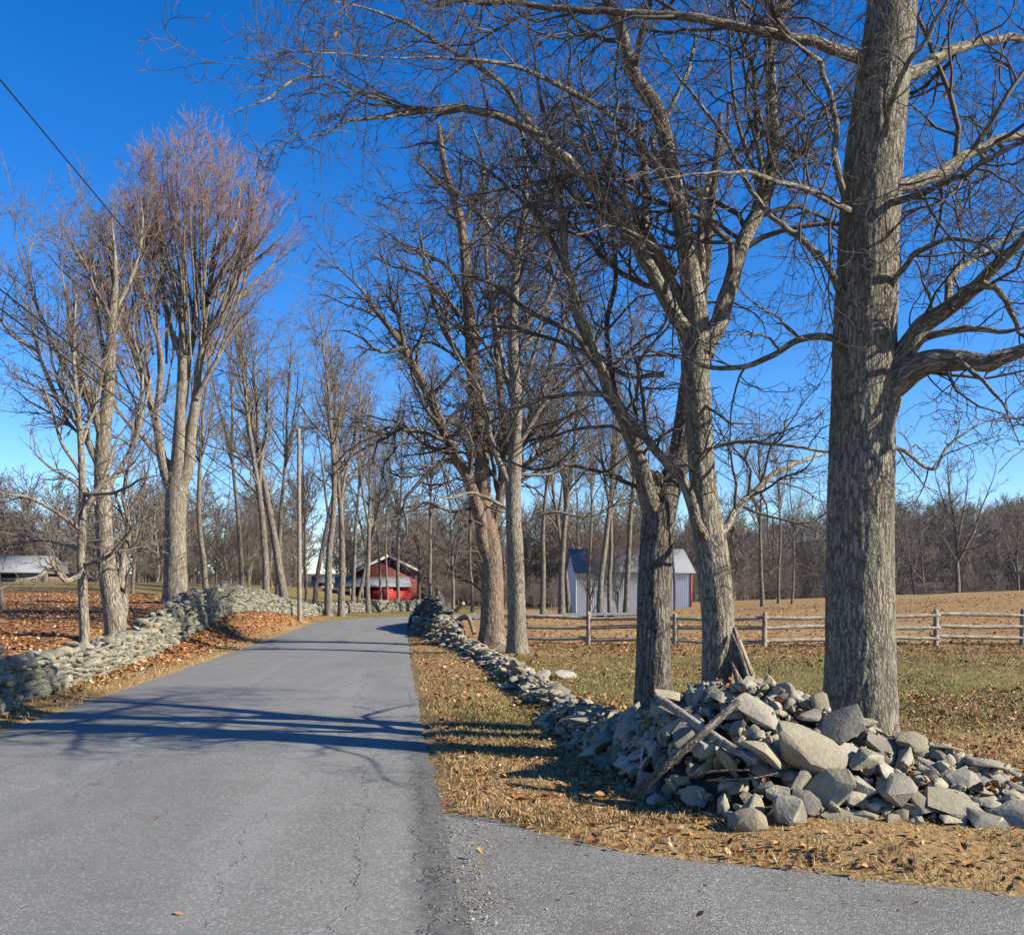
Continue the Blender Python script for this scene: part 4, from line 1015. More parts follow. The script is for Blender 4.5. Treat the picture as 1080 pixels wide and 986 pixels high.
# the low wall remnant running along the lane, and the tall dark heap at its end
REM = np.array([(.72, 11.0, .28, .55), (.55, 12.4, .40, .55), (.36, 13.8, .42, .55), (.1, 16, .40, .55), (-.2, 18.5, .38, .55), (-.7, 21.5, .36, .6), (-1.2, 24.5, .5, .6), (-1.9, 28, .65, .7), (-2.5, 32, .8, .9), (-2.95, 36, 1.15, 1.3), (-3.05, 38.5, 1.0, 1.3), (-3.1, 41, .4, 1.)])
REM[:, 2] *= np.where(REM[:, 1] < 27, .72, 1.); REM[:, 3] *= .85
RM = spline(REM, 160)
rw = np.random.default_rng(99)
GW = 'stones of the fallen wall along the lane'
cnt = 0; occ2 = []
for _ in range(6000):
    if cnt >= 62: break
    k = rw.integers(0, 158) if rw.random() < .6 else rw.integers(0, 70)
    u_ = rw.normal() * .4
    x, y = RM[k, 0] + u_ * RM[k, 3], RM[k, 1] + rw.normal() * .15
    sz = (.16 + .24 * rw.random() ** 2) * (1 + y / 60)
    z = hz(x, y) + RM[k, 2] * max(0, 1 - abs(u_) * 1.1) * (.55 + .5 * rw.random())
    if abs(u_) > .75: z = hz(x, y) + .03
    if any((x - a) ** 2 + (y - b) ** 2 + (z - c) ** 2 < ((sz * .5 + r_) * .5) ** 2 for a, b, c, r_ in occ2): continue
    ks = SLAB + SLAB + BLOCK; me = ks[rw.integers(len(ks))]
    put_stone('fieldstone', me, (x, y, z), sz, (rw.normal() * .25, rw.normal() * .25, rw.random() * 6.28), 'loose flat stone on the low fallen wall between the lane verge and the field', GW)
    occ2.append((x, y, z, sz * .42)); cnt += 1
special2 = put_stone('fieldstone', SLAB[2], P(597, 712, 16.2), .55, E(22, 10, 20), 'wide pale flat stone lying on top of the fallen wall beyond the long pale stone', GW)
put_stone('fieldstone', CHUNK[4], P(529, 686, 23.5), .55, E(0, 20, 0), 'bright rounded boulder at the foot of the slim grey tree', GW)
put_stone('fieldstone', BLOCK[6], P(478, 689, 23.0), .5, E(5, 5, 20), 'pale stone lying alone at the lane side of the fallen wall', GW, (1.2, .6, .4))
o, b_ = None, None
# rubble: the uncountable small stone filling both
def hulls(n, seed, lo=(1, .75, .45), box=.6):
    o = []
    for i in range(n):
        me = rock_mesh('tmp', tuple(np.array(lo) * (1 + .2 * np.random.default_rng(seed + i).normal(size=3).clip(-1, 1))), seed + i, 17, .025, False, box)
        v = np.array([q.co[:] for q in me.vertices]); f = np.array([p_.vertices[:] for p_ in me.polygons]); o.append((v, f)); bpy.data.meshes.remove(me)
    return o
HUL = hulls(14, 400)
HUW = hulls(14, 450, (1, .8, .5), .97)
def rotm(rng, tilt):
    e = Euler((rng.normal() * tilt, rng.normal() * tilt, rng.random() * 6.28)); return np.array(e.to_matrix())
mb = MB()
for _ in range(3400):
    k = rp.integers(0, 119); a = rp.random() * 6.28; rr = rp.random() ** .6
    x = RS[k, 0] + math.cos(a) * rr * RS[k, 3] * 1.02; y = RS[k, 1] + math.sin(a) * rr * RS[k, 3] * 1.02
    if in_poly_drive(np.array(x), np.array(y - .12)): continue
    s_ = .05 + .17 * rp.random() ** 1.6; v, f = HUL[rp.integers(14)]
    z = hz(x, y) + float(mound(x, y)) - .05 + .05 * rp.random()
    mb.add((v * s_) @ rotm(rp, .6).T + np.array([x, y, z]), f)
for _ in range(1500):
    k = rw.integers(0, 158); u_ = rw.normal() * .38; x, y = RM[k, 0] + u_ * RM[k, 3], RM[k, 1] + rw.normal() * .25
    s_ = (.07 + .17 * rw.random()) * (1 + y / 80); v, f = HUL[rw.integers(12)]
    z = hz(x, y) + RM[k, 2] * max(0, 1 - abs(u_) * 1.2) * rw.random() ** .6
    mb.add((v * s_ * np.array([1, 1, .7])) @ rotm(rw, .25).T + np.array([x, y, z]), f)
tag(mb.build('rubble', ROCK, smooth=False), 'small broken stones filling the tumbled pile and the fallen wall', 'rubble', kind='stuff')
# soil and leaf core under the pile
gx, gy = np.meshgrid(np.linspace(-.6, 5, 150), np.linspace(5.4, 12.4, 170), indexing='ij')
mh = mound(gx, gy); gz = height(gx, gy) - .08 + mh * .88 + .03 * fbm(gx * 6, gy * 6, seed=71) * (mh > .02)
mb = MB(); I = np.arange(gx.size).reshape(gx.shape); q = np.stack([I[:-1, :-1], I[1:, :-1], I[1:, 1:], I[:-1, 1:]], -1).reshape(-1, 4)
keep = (mh.ravel()[q] > .03).all(1); mb.add(np.stack([gx, gy, gz], -1).reshape(-1, 3), q[keep])
tag(mb.build('rubble_soil', flat_mat('dark_soil', (.06, .045, .032), .95, .5, 18)), 'dark soil and rotten leaves under the stone pile', 'soil', kind='stuff')

# ------------------------------------------------------------------ the dry stone wall on the left
def dry_wall(name, label, path, seed, mat=None):
    rng = np.random.default_rng(seed)
    ln = np.linalg.norm(np.diff(path[:, :2], axis=0), axis=1).sum(); n = int(ln * 26)
    c = spline(path, max(40, int(ln * 6)))
    t = np.gradient(c[:, :2], axis=0); t = norm(t); nr = np.c_[-t[:, 1], t[:, 0]]
    base = np.array([path[0, 0], path[0, 1], path[0, 2]])
    mb = MB()
    k = len(c); wob = 1 + .16 * fbm(np.arange(k) * .25, np.arange(k) * 0., seed=seed, o=3)
    c[:, 3] = c[:, 2] + (c[:, 3] - c[:, 2]) * wob
    for side in (-1, 1):                                     # faces of fitted stones, course by course
        i = 0.
        hmax = (c[:, 3] - c[:, 2]).max()
        course = 0; z0 = -.06
        while z0 < hmax + .02:
            ch = .05 + .09 * rng.random(); i = rng.random() * .2
            while i < ln:
                L_ = .08 + .22 * rng.random() ** 1.7; f_ = min(i / ln * (k - 1), k - 1.001); a = int(f_); u_ = f_ - a
                p_ = c[a] * (1 - u_) + c[a + 1] * u_; nn = nr[a]; tt_ = t[a]
                h_ = p_[3] - p_[2]
                if z0 < h_ - ch * .35:
                    hw = .24 - .09 * z0 / max(h_, .3)
                    v, fc = HUW[rng.integers(14)]
                    s_ = np.array([L_ * 1.22, .26 + .12 * rng.random(), ch * 2.5 * (.6 + .9 * rng.random())])
                    an = math.atan2(tt_[1], tt_[0]) + rng.normal() * .12
                    M = np.array((Euler((rng.normal() * .13, rng.normal() * .2, an))).to_matrix())
                    off = hw - .09 + .10 * rng.random()
                    mb.add((v * s_) @ M.T + np.array([p_[0] + nn[0] * off * side, p_[1] + nn[1] * off * side, p_[2] + z0 + ch * (.2 + .6 * rng.random())]), fc)
                i += L_ * .92
            z0 += ch * .93
    i = 0.
    while i < ln:                                            # capping stones, some tilted on edge
        L_ = .16 + .3 * rng.random(); f_ = min(i / ln * (k - 1), k - 1.001); a = int(f_); p_ = c[a]; tt_ = t[a]
        v, fc = HUW[rng.integers(14)]; an = math.atan2(tt_[1], tt_[0]) + rng.normal() * .3
        M = np.array((Euler((rng.normal() * .25, rng.normal() * .35, an))).to_matrix())
        mb.add((v * np.array([L_ * 1.1, .38, .07 + .16 * rng.random()])) @ M.T + np.array([p_[0] + rng.normal() * .05, p_[1] + rng.normal() * .05, p_[3] - .02 + .05 * rng.normal()]), fc)
        i += L_ * .8
    return tag(mb.build(name, mat or ROCKW, None, base, smooth=False), label, 'stone wall'), base
o, b_ = dry_wall('stone_wall', 'lichen grey dry stone wall along the left side of the lane, up to the utility pole', WALLP[:10], 501)
o.location = b_
o, b_ = dry_wall('stone_wall', 'tall ruined stretch of stone wall in shade on the right side of the lane bend', np.array([(-1.75, 30.2, -.05, .35), (-2.2, 32, -.05, .85), (-2.6, 34, -.05, 1.15), (-3.1, 36.5, -.05, 1.2), (-3.6, 38.8, -.05, .95), (-4.1, 41, -.05, .5), (-4.4, 43, -.05, .2)]), 509, ROCK_SHADE)
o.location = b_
o, b_ = dry_wall('stone_wall', 'low far stretch of dry stone wall right of the utility pole towards the red barn', WALLP[9:], 503)
o.location = b_

# ------------------------------------------------------------------ split rail fence
FP = [(455, 27.2), (530, 26.9), (621, 26.4), (712, 25.8), (806, 25.2), (897, 25.6), (987, 26.0), (1078, 26.3), (1170, 26.6), (1262, 27), (1355, 27.5)]
fr = empty('rail_fence', (FP[0][0] * 0 + (FP[0][0] - CX) / F * FP[0][1], FP[0][1], 0), 'weathered grey three rail wooden fence across the field', 'fence')
fb = np.array(fr.location); rf_ = np.random.default_rng(8)
FX = []
for px, D in FP[1:]:
    x = (px - CX) / F * D; z = hz(x, D); FX.append((x, D, z))
    mb = MB(); hh = .98 + rf_.normal() * .03; lean = rf_.normal() * .02
    rows = np.array([(x, D, z - .2, .075), (x + lean * .3, D, z + .4, .07), (x + lean, D, z + hh - .02, .066), (x + lean, D, z + hh, .045)])
    trunk_mesh(mb, rows, 12, 9, .12, 0, 0, 1, int(px), True)
    mb.build('post', WOOD, fr, fb)
for a, b_ in zip(FX[:-1], FX[1:]):
    for hgt in (.2, .50, .80):
        mb = MB(); j = rf_.normal(size=2) * .03
        A = np.array([a[0] - .12, a[1] + .03, a[2] + hgt + j[0]]); B = np.array([b_[0] + .12, b_[1] - .03, b_[2] + hgt + j[1]])
        mid = (A + B) / 2 + np.array([0, 0, -.015 + rf_.normal() * .02])
        rows = np.array([(*A, .028), (*(A + (mid - A) * .2), .052), (*mid, .057), (*(B + (mid - B) * .2), .05), (*B, .026)])
        trunk_mesh(mb, rows, 22, 7, .14, 0, 0, 1, int(rf_.integers(999)), True)
        mb.build('rail', WOOD, fr, fb)

# ------------------------------------------------------------------ dead wood
def log(name, label, cat, rows, mat, sides=14, seed=1, group=None):
    rows = np.asarray(rows, float); mb = MB()
    trunk_mesh(mb, rows, 40, sides, .14, .05, 0, 1, seed, True, 5.)
    b_ = rows[0, :3]; o = mb.build(name, mat, None, b_); o.location = b_
    return tag(o, label, cat, group)
def pr(px, py, D, w): return (*P(px, py, D), w / 2 * D / F)
log('dead_pole', 'dark dead pole leaning diagonally up across the left of the stone pile', 'pole', [pr(666, 840, 6.85, 8), pr(700, 810, 6.75, 9), pr(740, 774, 6.8, 9), pr(778, 740, 7.05, 8)], BARKD, seed=3)
log('dead_pole', 'pale weathered pole slanting down to the right under the dark pole', 'pole', [pr(696, 737, 7.4, 9), pr(725, 757, 7.1, 9), pr(760, 781, 6.75, 9), pr(796, 803, 6.4, 7)], WOOD, seed=4)
log('dead_stick', 'thin brown stick lying level across the left face of the stone pile', 'stick', [pr(727, 818, 6.55, 2.5), pr(755, 813, 6.4, 2.5), pr(790, 812, 6.3, 2)], BARKR, 8, seed=5)
log('dead_pole', 'short rotten log under the flat stones at the left top of the pile', 'pole', [pr(718, 752, 7.5, 8), pr(745, 745, 7.5, 9), pr(772, 748, 7.35, 8)], BARKR, seed=6)
log('dead_stick', 'thin brown twig lying across small stones low on the pile', 'stick', [pr(745, 823, 6.4, 2), pr(790, 821, 6.2, 2), pr(820, 815, 6.2, 1.5)], BARKR, 8, seed=7)
log('dead_log', 'grey log leaning up out of the dark stone heap beside the lane', 'log', [pr(470, 658, 36, 5), pr(480, 645, 35.6, 5), pr(489, 636, 35.2, 4)], WOOD, seed=8)
log('dead_log', 'thin pale log poking up to the left from the dark stone heap', 'log', [pr(466, 645, 36, 3), pr(459, 633, 35.8, 3), pr(452, 629, 35.6, 2)], WOOD, seed=9)
log('dead_log', 'grey log lying across the fallen wall left of the rust brown tree', 'log', [pr(474, 662, 31, 5), pr(492, 650, 30.6, 5), pr(500, 668, 30.2, 4)], BARKP, seed=10)
# split slabs of the broken limb leaning on the forked tree
sr = empty('split_limb', P(803, 735, 9.3), 'broken limb split into reddish slabs leaning against the forked tree', 'dead wood')
sb = np.array(sr.location)
for i, (x0, y0, x1, y1, w, m_) in enumerate(((769, 655, 790, 745, 9, DEADW), (774, 662, 800, 748, 8, BARKR), (780, 675, 808, 748, 7, DEADW), (772, 668, 796, 740, 6, BARKD), (768, 690, 786, 745, 6, BARKR))):
    mb = MB(); A = np.array([*P(x0, y0, 9.45 - .04 * i), w * .25 * .0095]); B = np.array([*P(x1, y1, 9.2 - .07 * i), w * .6 * .0095]); Mi = (A + B) / 2 + np.array([.015 * (i - 2), 0, -.02, w * .1 * .0095])
    trunk_mesh(mb, np.array([A, Mi, B]), 40, 9, .35, .12, 0, 1, 70 + i, True, 3., 1.5)
    mb.build('slab', m_, sr, sb)
log('rusty_stake', 'thin rusty upright stake behind the top of the stone pile', 'stake', [pr(812, 735, 8.6, 1.6), pr(811, 703, 8.6, 1.5)], BARKR, 7, seed=12)
log('wall_stake', 'thin pale stake leaning on the near face of the left stone wall', 'stake', [pr(74, 735, 15.2, 2.6), pr(70, 692, 15.5, 2.2)], POLEW, 8, seed=13)
# utility pole and wires
D = 42.5
pole = empty('utility_pole', (*P(316, 645, D)[:2], hz(*P(316, 645, D)[:2])), 'pale wooden utility pole standing at the left wall', 'utility pole')
pb = np.array(pole.location); mb = MB()
pt = P(315, 452, D)
trunk_mesh(mb, np.array([(pb[0], pb[1], pb[2] - .2, .11), ((pb[0] + pt[0]) / 2, D, (pb[2] + pt[2]) / 2, .095), (*pt, .075)]), 30, 14, .02, 0, 0, 1, 4, True)
mb.build('post', POLEW, pole, pb)
for zz in (pt[2] - .1, P(0, 548, D)[2], P(0, 562, D)[2]):
    mb = MB(); trunk_mesh(mb, np.array([(pt[0] - .08, D - .12, zz - .06, .03), (pt[0] - .08, D - .12, zz, .05), (pt[0] - .08, D - .12, zz + .06, .03)]), 6, 9, 0, 0, 0, 1, 3, True); mb.build('insulator', BARKD, pole, pb)
WIRE = flat_mat('black_cable', (.02, .02, .022), .5, .1)
for (ye, near, lb) in ((455, ((-6.6, 12.2, 8.15), (-5.9, -6, 9.3)), 'highest thin black overhead wire at the top left'),
                       (548, ((-6.9, 12.8, 5.62), (-6.2, -6, 7.0)), 'upper one of two black cables sloping down to the utility pole'),
                       (562, ((-6.9, 12.8, 5.36), (-6.2, -6, 6.7)), 'lower one of two black cables sloping down to the utility pole')):
    a = P(314, ye, D); rows = np.array([(*a, .011), (*near[0], .011), (*near[1], .011)])
    rows = np.insert(rows, 1, np.array([*(a * .5 + np.array(near[0]) * .5 - np.array([0, 0, .16])), .011]), 0)
    c = spline(rows, 60); mb = MB(); tubes(mb, c[None, :, :3], c[None, :, 3], 6)
    o = mb.build('overhead_wire', WIRE, None, a); o.location = a; tag(o, lb, 'wire', 'overhead wires on the left')

# ------------------------------------------------------------------ buildings
def box(mb, x0, x1, y0, y1, z0, z1):
    v = [(x, y, z) for x in (x0, x1) for y in (y0, y1) for z in (z0, z1)]
    mb.add(v, np.array([(0, 1, 3, 2), (4, 6, 7, 5), (0, 4, 5, 1), (2, 3, 7, 6), (0, 2, 6, 4), (1, 5, 7, 3)]))
def prism(mb, poly, y0, y1):
    """poly: (x,z) outline extruded along y"""
    n = len(poly); v = [(x, y0, z) for x, z in poly] + [(x, y1, z) for x, z in poly]
    mb.add(v, [np.array([[i, (i + 1) % n, n + (i + 1) % n, n + i] for i in range(n)])] + [np.array([list(range(n))[::-1]]), np.array([list(range(n, 2 * n))])])
def plank_mat(name, col, freq=6., axis_=0, dark=.5):
    m, nt, b = newmat(name); t = NT(nt)
    tc = t.n('ShaderNodeTexCoord').outputs['Object']; sx = t.n('ShaderNodeSeparateXYZ'); t.l(tc, sx.inputs[0])
    q = t.m('ADD', sx.outputs[0], sx.outputs[1]) if axis_ == 0 else sx.outputs[2]
    fr_ = t.m('FRACT', t.m('MULTIPLY', q, freq)); fl = t.m('FLOOR', t.m('MULTIPLY', q, freq))
    wn = t.n('ShaderNodeTexWhiteNoise', noise_dimensions='1D'); t.l(fl, wn.inputs['W'])
    n = t.noise(t.scale(tc, (6, 6, 1.2)), 1., 4, .6)
    c = t.mix(t.m('ADD', t.m('MULTIPLY', wn.outputs['Value'], .5), t.m('MULTIPLY', n, .5)), tuple(x * .65 for x in col), tuple(min(.9, x * 1.25) for x in col))
    gap = t.mapr(t.m('ABSOLUTE', t.m('SUBTRACT', fr_, .5)), .42, .48, 0, dark)
    c = t.mix(gap, c, tuple(x * .2 for x in col))
    t.l(c, b.inputs['Base Color']); b.inputs['Roughness'].default_value = .7
    t.bump(gap, -.5, .03, b)
    return m
REDW = plank_mat('red_boards', (.33, .022, .02), 2.2)
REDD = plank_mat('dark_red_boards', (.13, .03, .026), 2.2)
ROOFB = flat_mat('metal_roof', (.36, .40, .45), .55, .12, 2., .4)
ROOFM = flat_mat('dull_roof', (.17, .175, .19), .8, .15, 2., .2)
ROOFD = flat_mat('shingle_roof', (.10, .095, .095), .8, .3, 5.)
WHITEP = flat_mat('white_paint', (.72, .72, .70), .6, .08, 4.)
TRIMG = flat_mat('grey_trim', (.38, .37, .35), .7, .2, 4.)
DARKI = flat_mat('dark_opening', (.012, .011, .011), .9, .1)
def barn(loc, rz, label, name='red_barn'):
    o = empty(name, loc, label, 'barn'); o.rotation_euler = (0, 0, rz); return o
# red barn: gable wall towards the camera, lean-to along its front
D = 105.; bx = (409 - CX) / F * D; bz = hz(bx, D)
rbn = barn((bx, D, bz), .22, 'red barn with a pale metal lean-to roof at the end of the lane')
zt = CAMZ + (HY - 586) / F * D - bz; ze = CAMZ + (HY - 602) / F * D - bz
mb = MB(); prism(mb, [(-3.4, -.3), (3.4, -.3), (3.4, ze), (.0, zt - .08), (-3.4, ze)], 0, 9); mb.build('wall', REDD, rbn, smooth=False)
for s_ in (-1, 1):
    mb = MB(); prism(mb, [(s_ * .0, zt), (s_ * 3.75, ze - .12), (s_ * 3.75, ze + .05), (s_ * .0, zt + .17)], -.4, 9.4); mb.build('roof', ROOFD, rbn, smooth=False)
    mb = MB(); prism(mb, [(s_ * .0, zt - .16), (s_ * 3.75, ze - .3), (s_ * 3.75, ze - .06), (s_ * .0, zt + .06)], -.5, -.42); mb.build('trim', TRIMG, rbn, smooth=False)
zl0 = CAMZ + (HY - 608) / F * D - bz; zl1 = CAMZ + (HY - 618) / F * D - bz
mb = MB(); mb.add([(-5.8, -3.3, zl1), (2.3, -3.3, zl1), (2.3, -.01, zl0), (-5.8, -.01, zl0), (-5.8, -3.3, zl1 - .12), (2.3, -3.3, zl1 - .12), (2.3, -.01, zl0 - .12), (-5.8, -.01, zl0 - .12)],
       np.array([(0, 1, 2, 3), (7, 6, 5, 4), (0, 4, 5, 1), (1, 5, 6, 2), (2, 6, 7, 3), (3, 7, 4, 0)])); mb.build('lean_to_roof', ROOFM, rbn, smooth=False)
mb = MB(); box(mb, -1.9, 2.2, -3.1, -.02, -.3, zl1 - .5); mb.build('lean_to_wall', REDW, rbn, smooth=False)
mb = MB(); box(mb, -1.85, 1.2, -2.9, -.03, zl1 - .48, zl1 - .1); mb.build('opening', DARKI, rbn, smooth=False)
mb = MB(); box(mb, 1.2, 2.2, -3.12, -.04, zl1 - .497, zl1 - .13); mb.build('lean_to_post', REDW, rbn, smooth=False)
for xx in (-5.6, -4.3, -3.0):
    mb = MB(); box(mb, xx, xx + .14, -3.2, -3.06, -.3, zl1 - .1); mb.build('lean_to_post', WOOD, rbn, smooth=False)
mb = MB(); box(mb, 3.38, 3.52, -.08, .12, -.3, ze - .3); mb.build('corner_board', WHITEP, rbn, smooth=False)
mb = MB(); box(mb, -.9, .3, -3.16, -3.101, -.3, 1.5)
mb.build('door', REDW, rbn, smooth=False)
# white metal barn
D = 76.; bx = (668 - CX) / F * D; bz = CAMZ + (HY - 652) / F * D
wbn = barn((bx, D, bz), .04, 'white ribbed metal barn with a red end beyond the fence', 'white_barn')
we = CAMZ + (HY - 604) / F * D - bz; wr = CAMZ + (HY - 578) / F * D - bz; hw = 4.6
WHITEM = flat_mat('white_metal', (.70, .72, .76), .45, .06, 1., .5)
mb = MB(); nrib = 61; xs_ = np.linspace(-hw, hw, nrib * 4); yy = np.where((np.arange(nrib * 4) % 4) < 1, -.07, 0.)
v = np.concatenate([np.c_[xs_, yy, np.full_like(xs_, -.6)], np.c_[xs_, yy, np.full_like(xs_, we)]]); n = len(xs_); ii = np.arange(n - 1)
mb.add(v, np.stack([ii, ii + 1, n + ii + 1, n + ii], -1)); mb.build('wall', WHITEM, wbn, smooth=False)
mb = MB(); mb.add([(-hw, .01, -.6), (-hw, 8, -.6), (-hw, 8, we), (-hw, 4, wr), (-hw, .01, we)], np.array([(0, 1, 2, 3, 4)])); box(mb, -hw, hw, 7.9, 8, -.6, we); mb.build('back_wall', WHITEM, wbn, smooth=False)
RED2 = flat_mat('red_paint', (.27, .03, .026), .6, .15, 3.)
mb = MB(); prism(mb, [(0, -.6), (8, -.6), (8, we), (4, wr), (0, we)], 0, .12)
v = mb.v[0].copy(); mb.v[0] = np.c_[hw + .02 + v[:, 1], v[:, 0], v[:, 2]]; mb.build('end_wall', RED2, wbn, smooth=False)
for a, bq, nm in (((-.35, we - .05), (4, wr), 'roof'), ((4, wr), (8.35, we - .05), 'roof')):
    mb = MB(); mb.add([(-hw - .2, a[0], a[1]), (hw + .35, a[0], a[1]), (hw + .35, bq[0], bq[1]), (-hw - .2, bq[0], bq[1]), (-hw - .2, a[0], a[1] + .1), (hw + .35, a[0], a[1] + .1), (hw + .35, bq[0], bq[1] + .1), (-hw - .2, bq[0], bq[1] + .1)],
                      np.array([(3, 2, 1, 0), (4, 5, 6, 7), (0, 1, 5, 4), (1, 2, 6, 5), (2, 3, 7, 6), (3, 0, 4, 7)])); mb.build(nm, ROOFM, wbn, smooth=False)
mb = MB(); box(mb, hw - .02, hw + .13, -.1, .2, -.6, we + .02); mb.build('trim', RED2, wbn, smooth=False)
# grey shed at far left and pale house far behind the left wall
def shed(px, D, w, dep, ytop, yeave, rz, label, name, wall, roof, win=True):
    x = (px - CX) / F * D; z = hz(x, D); o = empty(name, (x, D, z), label, 'house' if win else 'shed'); o.rotation_euler = (0, 0, rz)
    zt = CAMZ + (HY - ytop) / F * D - z; ze = CAMZ + (HY - yeave) / F * D - z
    mb = MB(); v0 = [(0, -.3), (dep, -.3), (dep, ze), (dep / 2, zt - .06), (0, ze)]
    prism(mb, v0, -w / 2, w / 2); v = mb.v[0].copy(); mb.v[0] = np.c_[-v[:, 1], v[:, 0], v[:, 2]]; mb.build('wall', wall, o, smooth=False)
    for a, bq in (((-.3, ze - .1), (dep / 2, zt)), ((dep / 2, zt), (dep + .3, ze - .1))):
        mb = MB(); k = w / 2 + .25
        mb.add([(-k, a[0], a[1]), (k, a[0], a[1]), (k, bq[0], bq[1]), (-k, bq[0], bq[1]), (-k, a[0], a[1] + .12), (k, a[0], a[1] + .12), (k, bq[0], bq[1] + .12), (-k, bq[0], bq[1] + .12)],
               np.array([(3, 2, 1, 0), (4, 5, 6, 7), (0, 1, 5, 4), (1, 2, 6, 5), (2, 3, 7, 6), (3, 0, 4, 7)])); mb.build('roof', roof, o, smooth=False)
    if win:
        for xx in (-w * .25, w * .2):
            mb = MB(); box(mb, xx - .4, xx + .4, -.03, .02, ze * .35, ze * .75); mb.build('window', DARKI, o, smooth=False)
    else:
        mb = MB(); box(mb, -w * .2, w * .2, -.03, .02, -.2, ze * .8); mb.build('door', DARKI, o, smooth=False)
    return o
ROOFG = flat_mat('grey_roof', (.19, .20, .21), .7, .2, 2.)
GREYW = plank_mat('grey_boards', (.16, .145, .13), 3.)
shed(0, 82, 6.5, 6, 586, 603, .1, 'grey roofed shed at the far end of the left lawn', 'field_shed', GREYW, ROOFG, False)
shed(40, 84, 4.4, 5, 592, 604, .5, 'brown board shed right of the grey roofed one', 'field_shed', plank_mat('brown_boards', (.15, .10, .07), 3.), ROOFD, False)
shed(341, 118, 2.4, 4, 608, 614, .2, 'small white house far behind the trees left of the red barn', 'white_house', TRIMG, ROOFD)

# ------------------------------------------------------------------ leaf litter and grass
rl = np.random.default_rng(314)
mb = MB()
def ground_at(x, y): return height(x, y) + .02 + fbm(x * 3.1, y * 3.1, seed=11) * .018 + fbm(x * .9, y * .9, seed=15) * .03
def litter(n, x0, x1, y0, y1, cond, s0, s1, dens=None, lift=.012):
    x = x0 + (x1 - x0) * rl.random(n); y = y0 + (y1 - y0) * rl.random(n) ** 1.4
    k = cond(x, y)
    if dens is not None: k &= rl.random(n) < dens(x, y)
    x, y = x[k], y[k]
    leaf_cards(mb, np.c_[x, y, ground_at(x, y) + lift * rl.random(len(x)) + .004], rl, s0, s1)
offr = lambda x, y: (road_dist(x, y) > .1) & ~in_poly_drive(x, y + .05)
litter(26000, -12, -5.5, 9, 46, lambda x, y: (x > wallx(y) + .1) & (x < xl(y) - .25) & offr(x, y), .06, .12, lambda x, y: sstep(.2, 1., xl(y) - x))
litter(34000, -34, -7, 12, 50, lambda x, y: x < wallx(y) - .3, .06, .11)
litter(15000, -.8, 9, 4.2, 14, lambda x, y: offr(x, y) & (mound(x, y) < .04), .03, .065, lambda x, y: np.clip(.30 + .6 * fbm(x * .9, y * .9, seed=61) + .4 * sstep(3, 5, x), 0, 1))
litter(12000, -1, 20, 11, 27, lambda x, y: offr(x, y), .06, .12, lambda x, y: np.clip(.16 + .8 * fbm(x * .4, y * .4, seed=63) + .4 * sstep(20, 24, y), 0, 1))
litter(9000, 0, 32, 26, 60, lambda x, y: x > 0, .07, .13, lambda x, y: np.clip(.6 + .6 * fbm(x * .2, y * .2, seed=64), 0, 1))
litter(5000, -3, 1.6, 7, 40, lambda x, y: (x > xr(y) + .15) & (x < xr(y) + 2.6) & offr(x, y), .05, .1, lambda x, y: np.clip(.35 + .8 * fbm(x * .8, y * .5, seed=66), 0, 1))
k = rl.integers(0, 119, 1500); a = rl.random(1500) * 6.283; q_ = rl.random(1500) ** .5
x = RS[k, 0] + np.cos(a) * q_ * RS[k, 3]; y = RS[k, 1] + np.sin(a) * q_ * RS[k, 3]
leaf_cards(mb, np.c_[x, y, height(x, y) + mound(x, y) - .02 + .05 * rl.random(1500)], rl, .04, .085)
tag(mb.build('fallen_leaves', LEAFM, smooth=False), 'orange brown fallen leaves strewn over bank, lawn and field', 'leaves', kind='stuff')
mb = MB()
x = np.array([-1.6, .3, 1.1, 2.0, -2.4, -.2, .9, -3.4, -3.0]); y = np.array([4.55, 4.85, 5.1, 4.7, 6.4, 5.6, 4.55, 8.5, 5.0])
leaf_cards(mb, np.c_[x, y, np.full(9, .04)], rl, .035, .06)
tag(mb.build('fallen_leaves', LEAFM, smooth=False), 'a few single brown leaves lying on lane and driveway', 'leaves', kind='stuff')

mb = MB()
def pebble(x, y, z, s_):
    v, f = HUL[rl.integers(14)]; mb.add((v * s_ * np.array([1, 1, .7])) @ rotm(rl, .5).T + np.array([x, y, z]), f)
for _ in range(1700):
    u_ = rl.random(); i = int(rl.integers(0, 200)); px_, py_ = dsp[i, 0], dsp[i, 1]
    y_ = py_ - abs(rl.normal()) * .35 + .06 * rl.normal()
    if rl.random() < .12: y_ = 6.6 - 2.6 * rl.random(); px_ = float(xr(np.array(y_))) + .03 + abs(rl.normal()) * .12
    pebble(px_ + rl.normal() * .1, y_, .003, .006 + .017 * rl.random() ** 3)
for _ in range(1500):
    y_ = 4.5 + 16 * rl.random() ** 1.5; pebble(float(xr(np.array(y_))) + .06 + .09 * rl.normal(), y_, .012, .008 + .018 * rl.random() ** 3)
tag(mb.build('gravel', ROCK, smooth=False), 'loose gravel crumbs along the driveway and lane edge', 'gravel', kind='stuff')

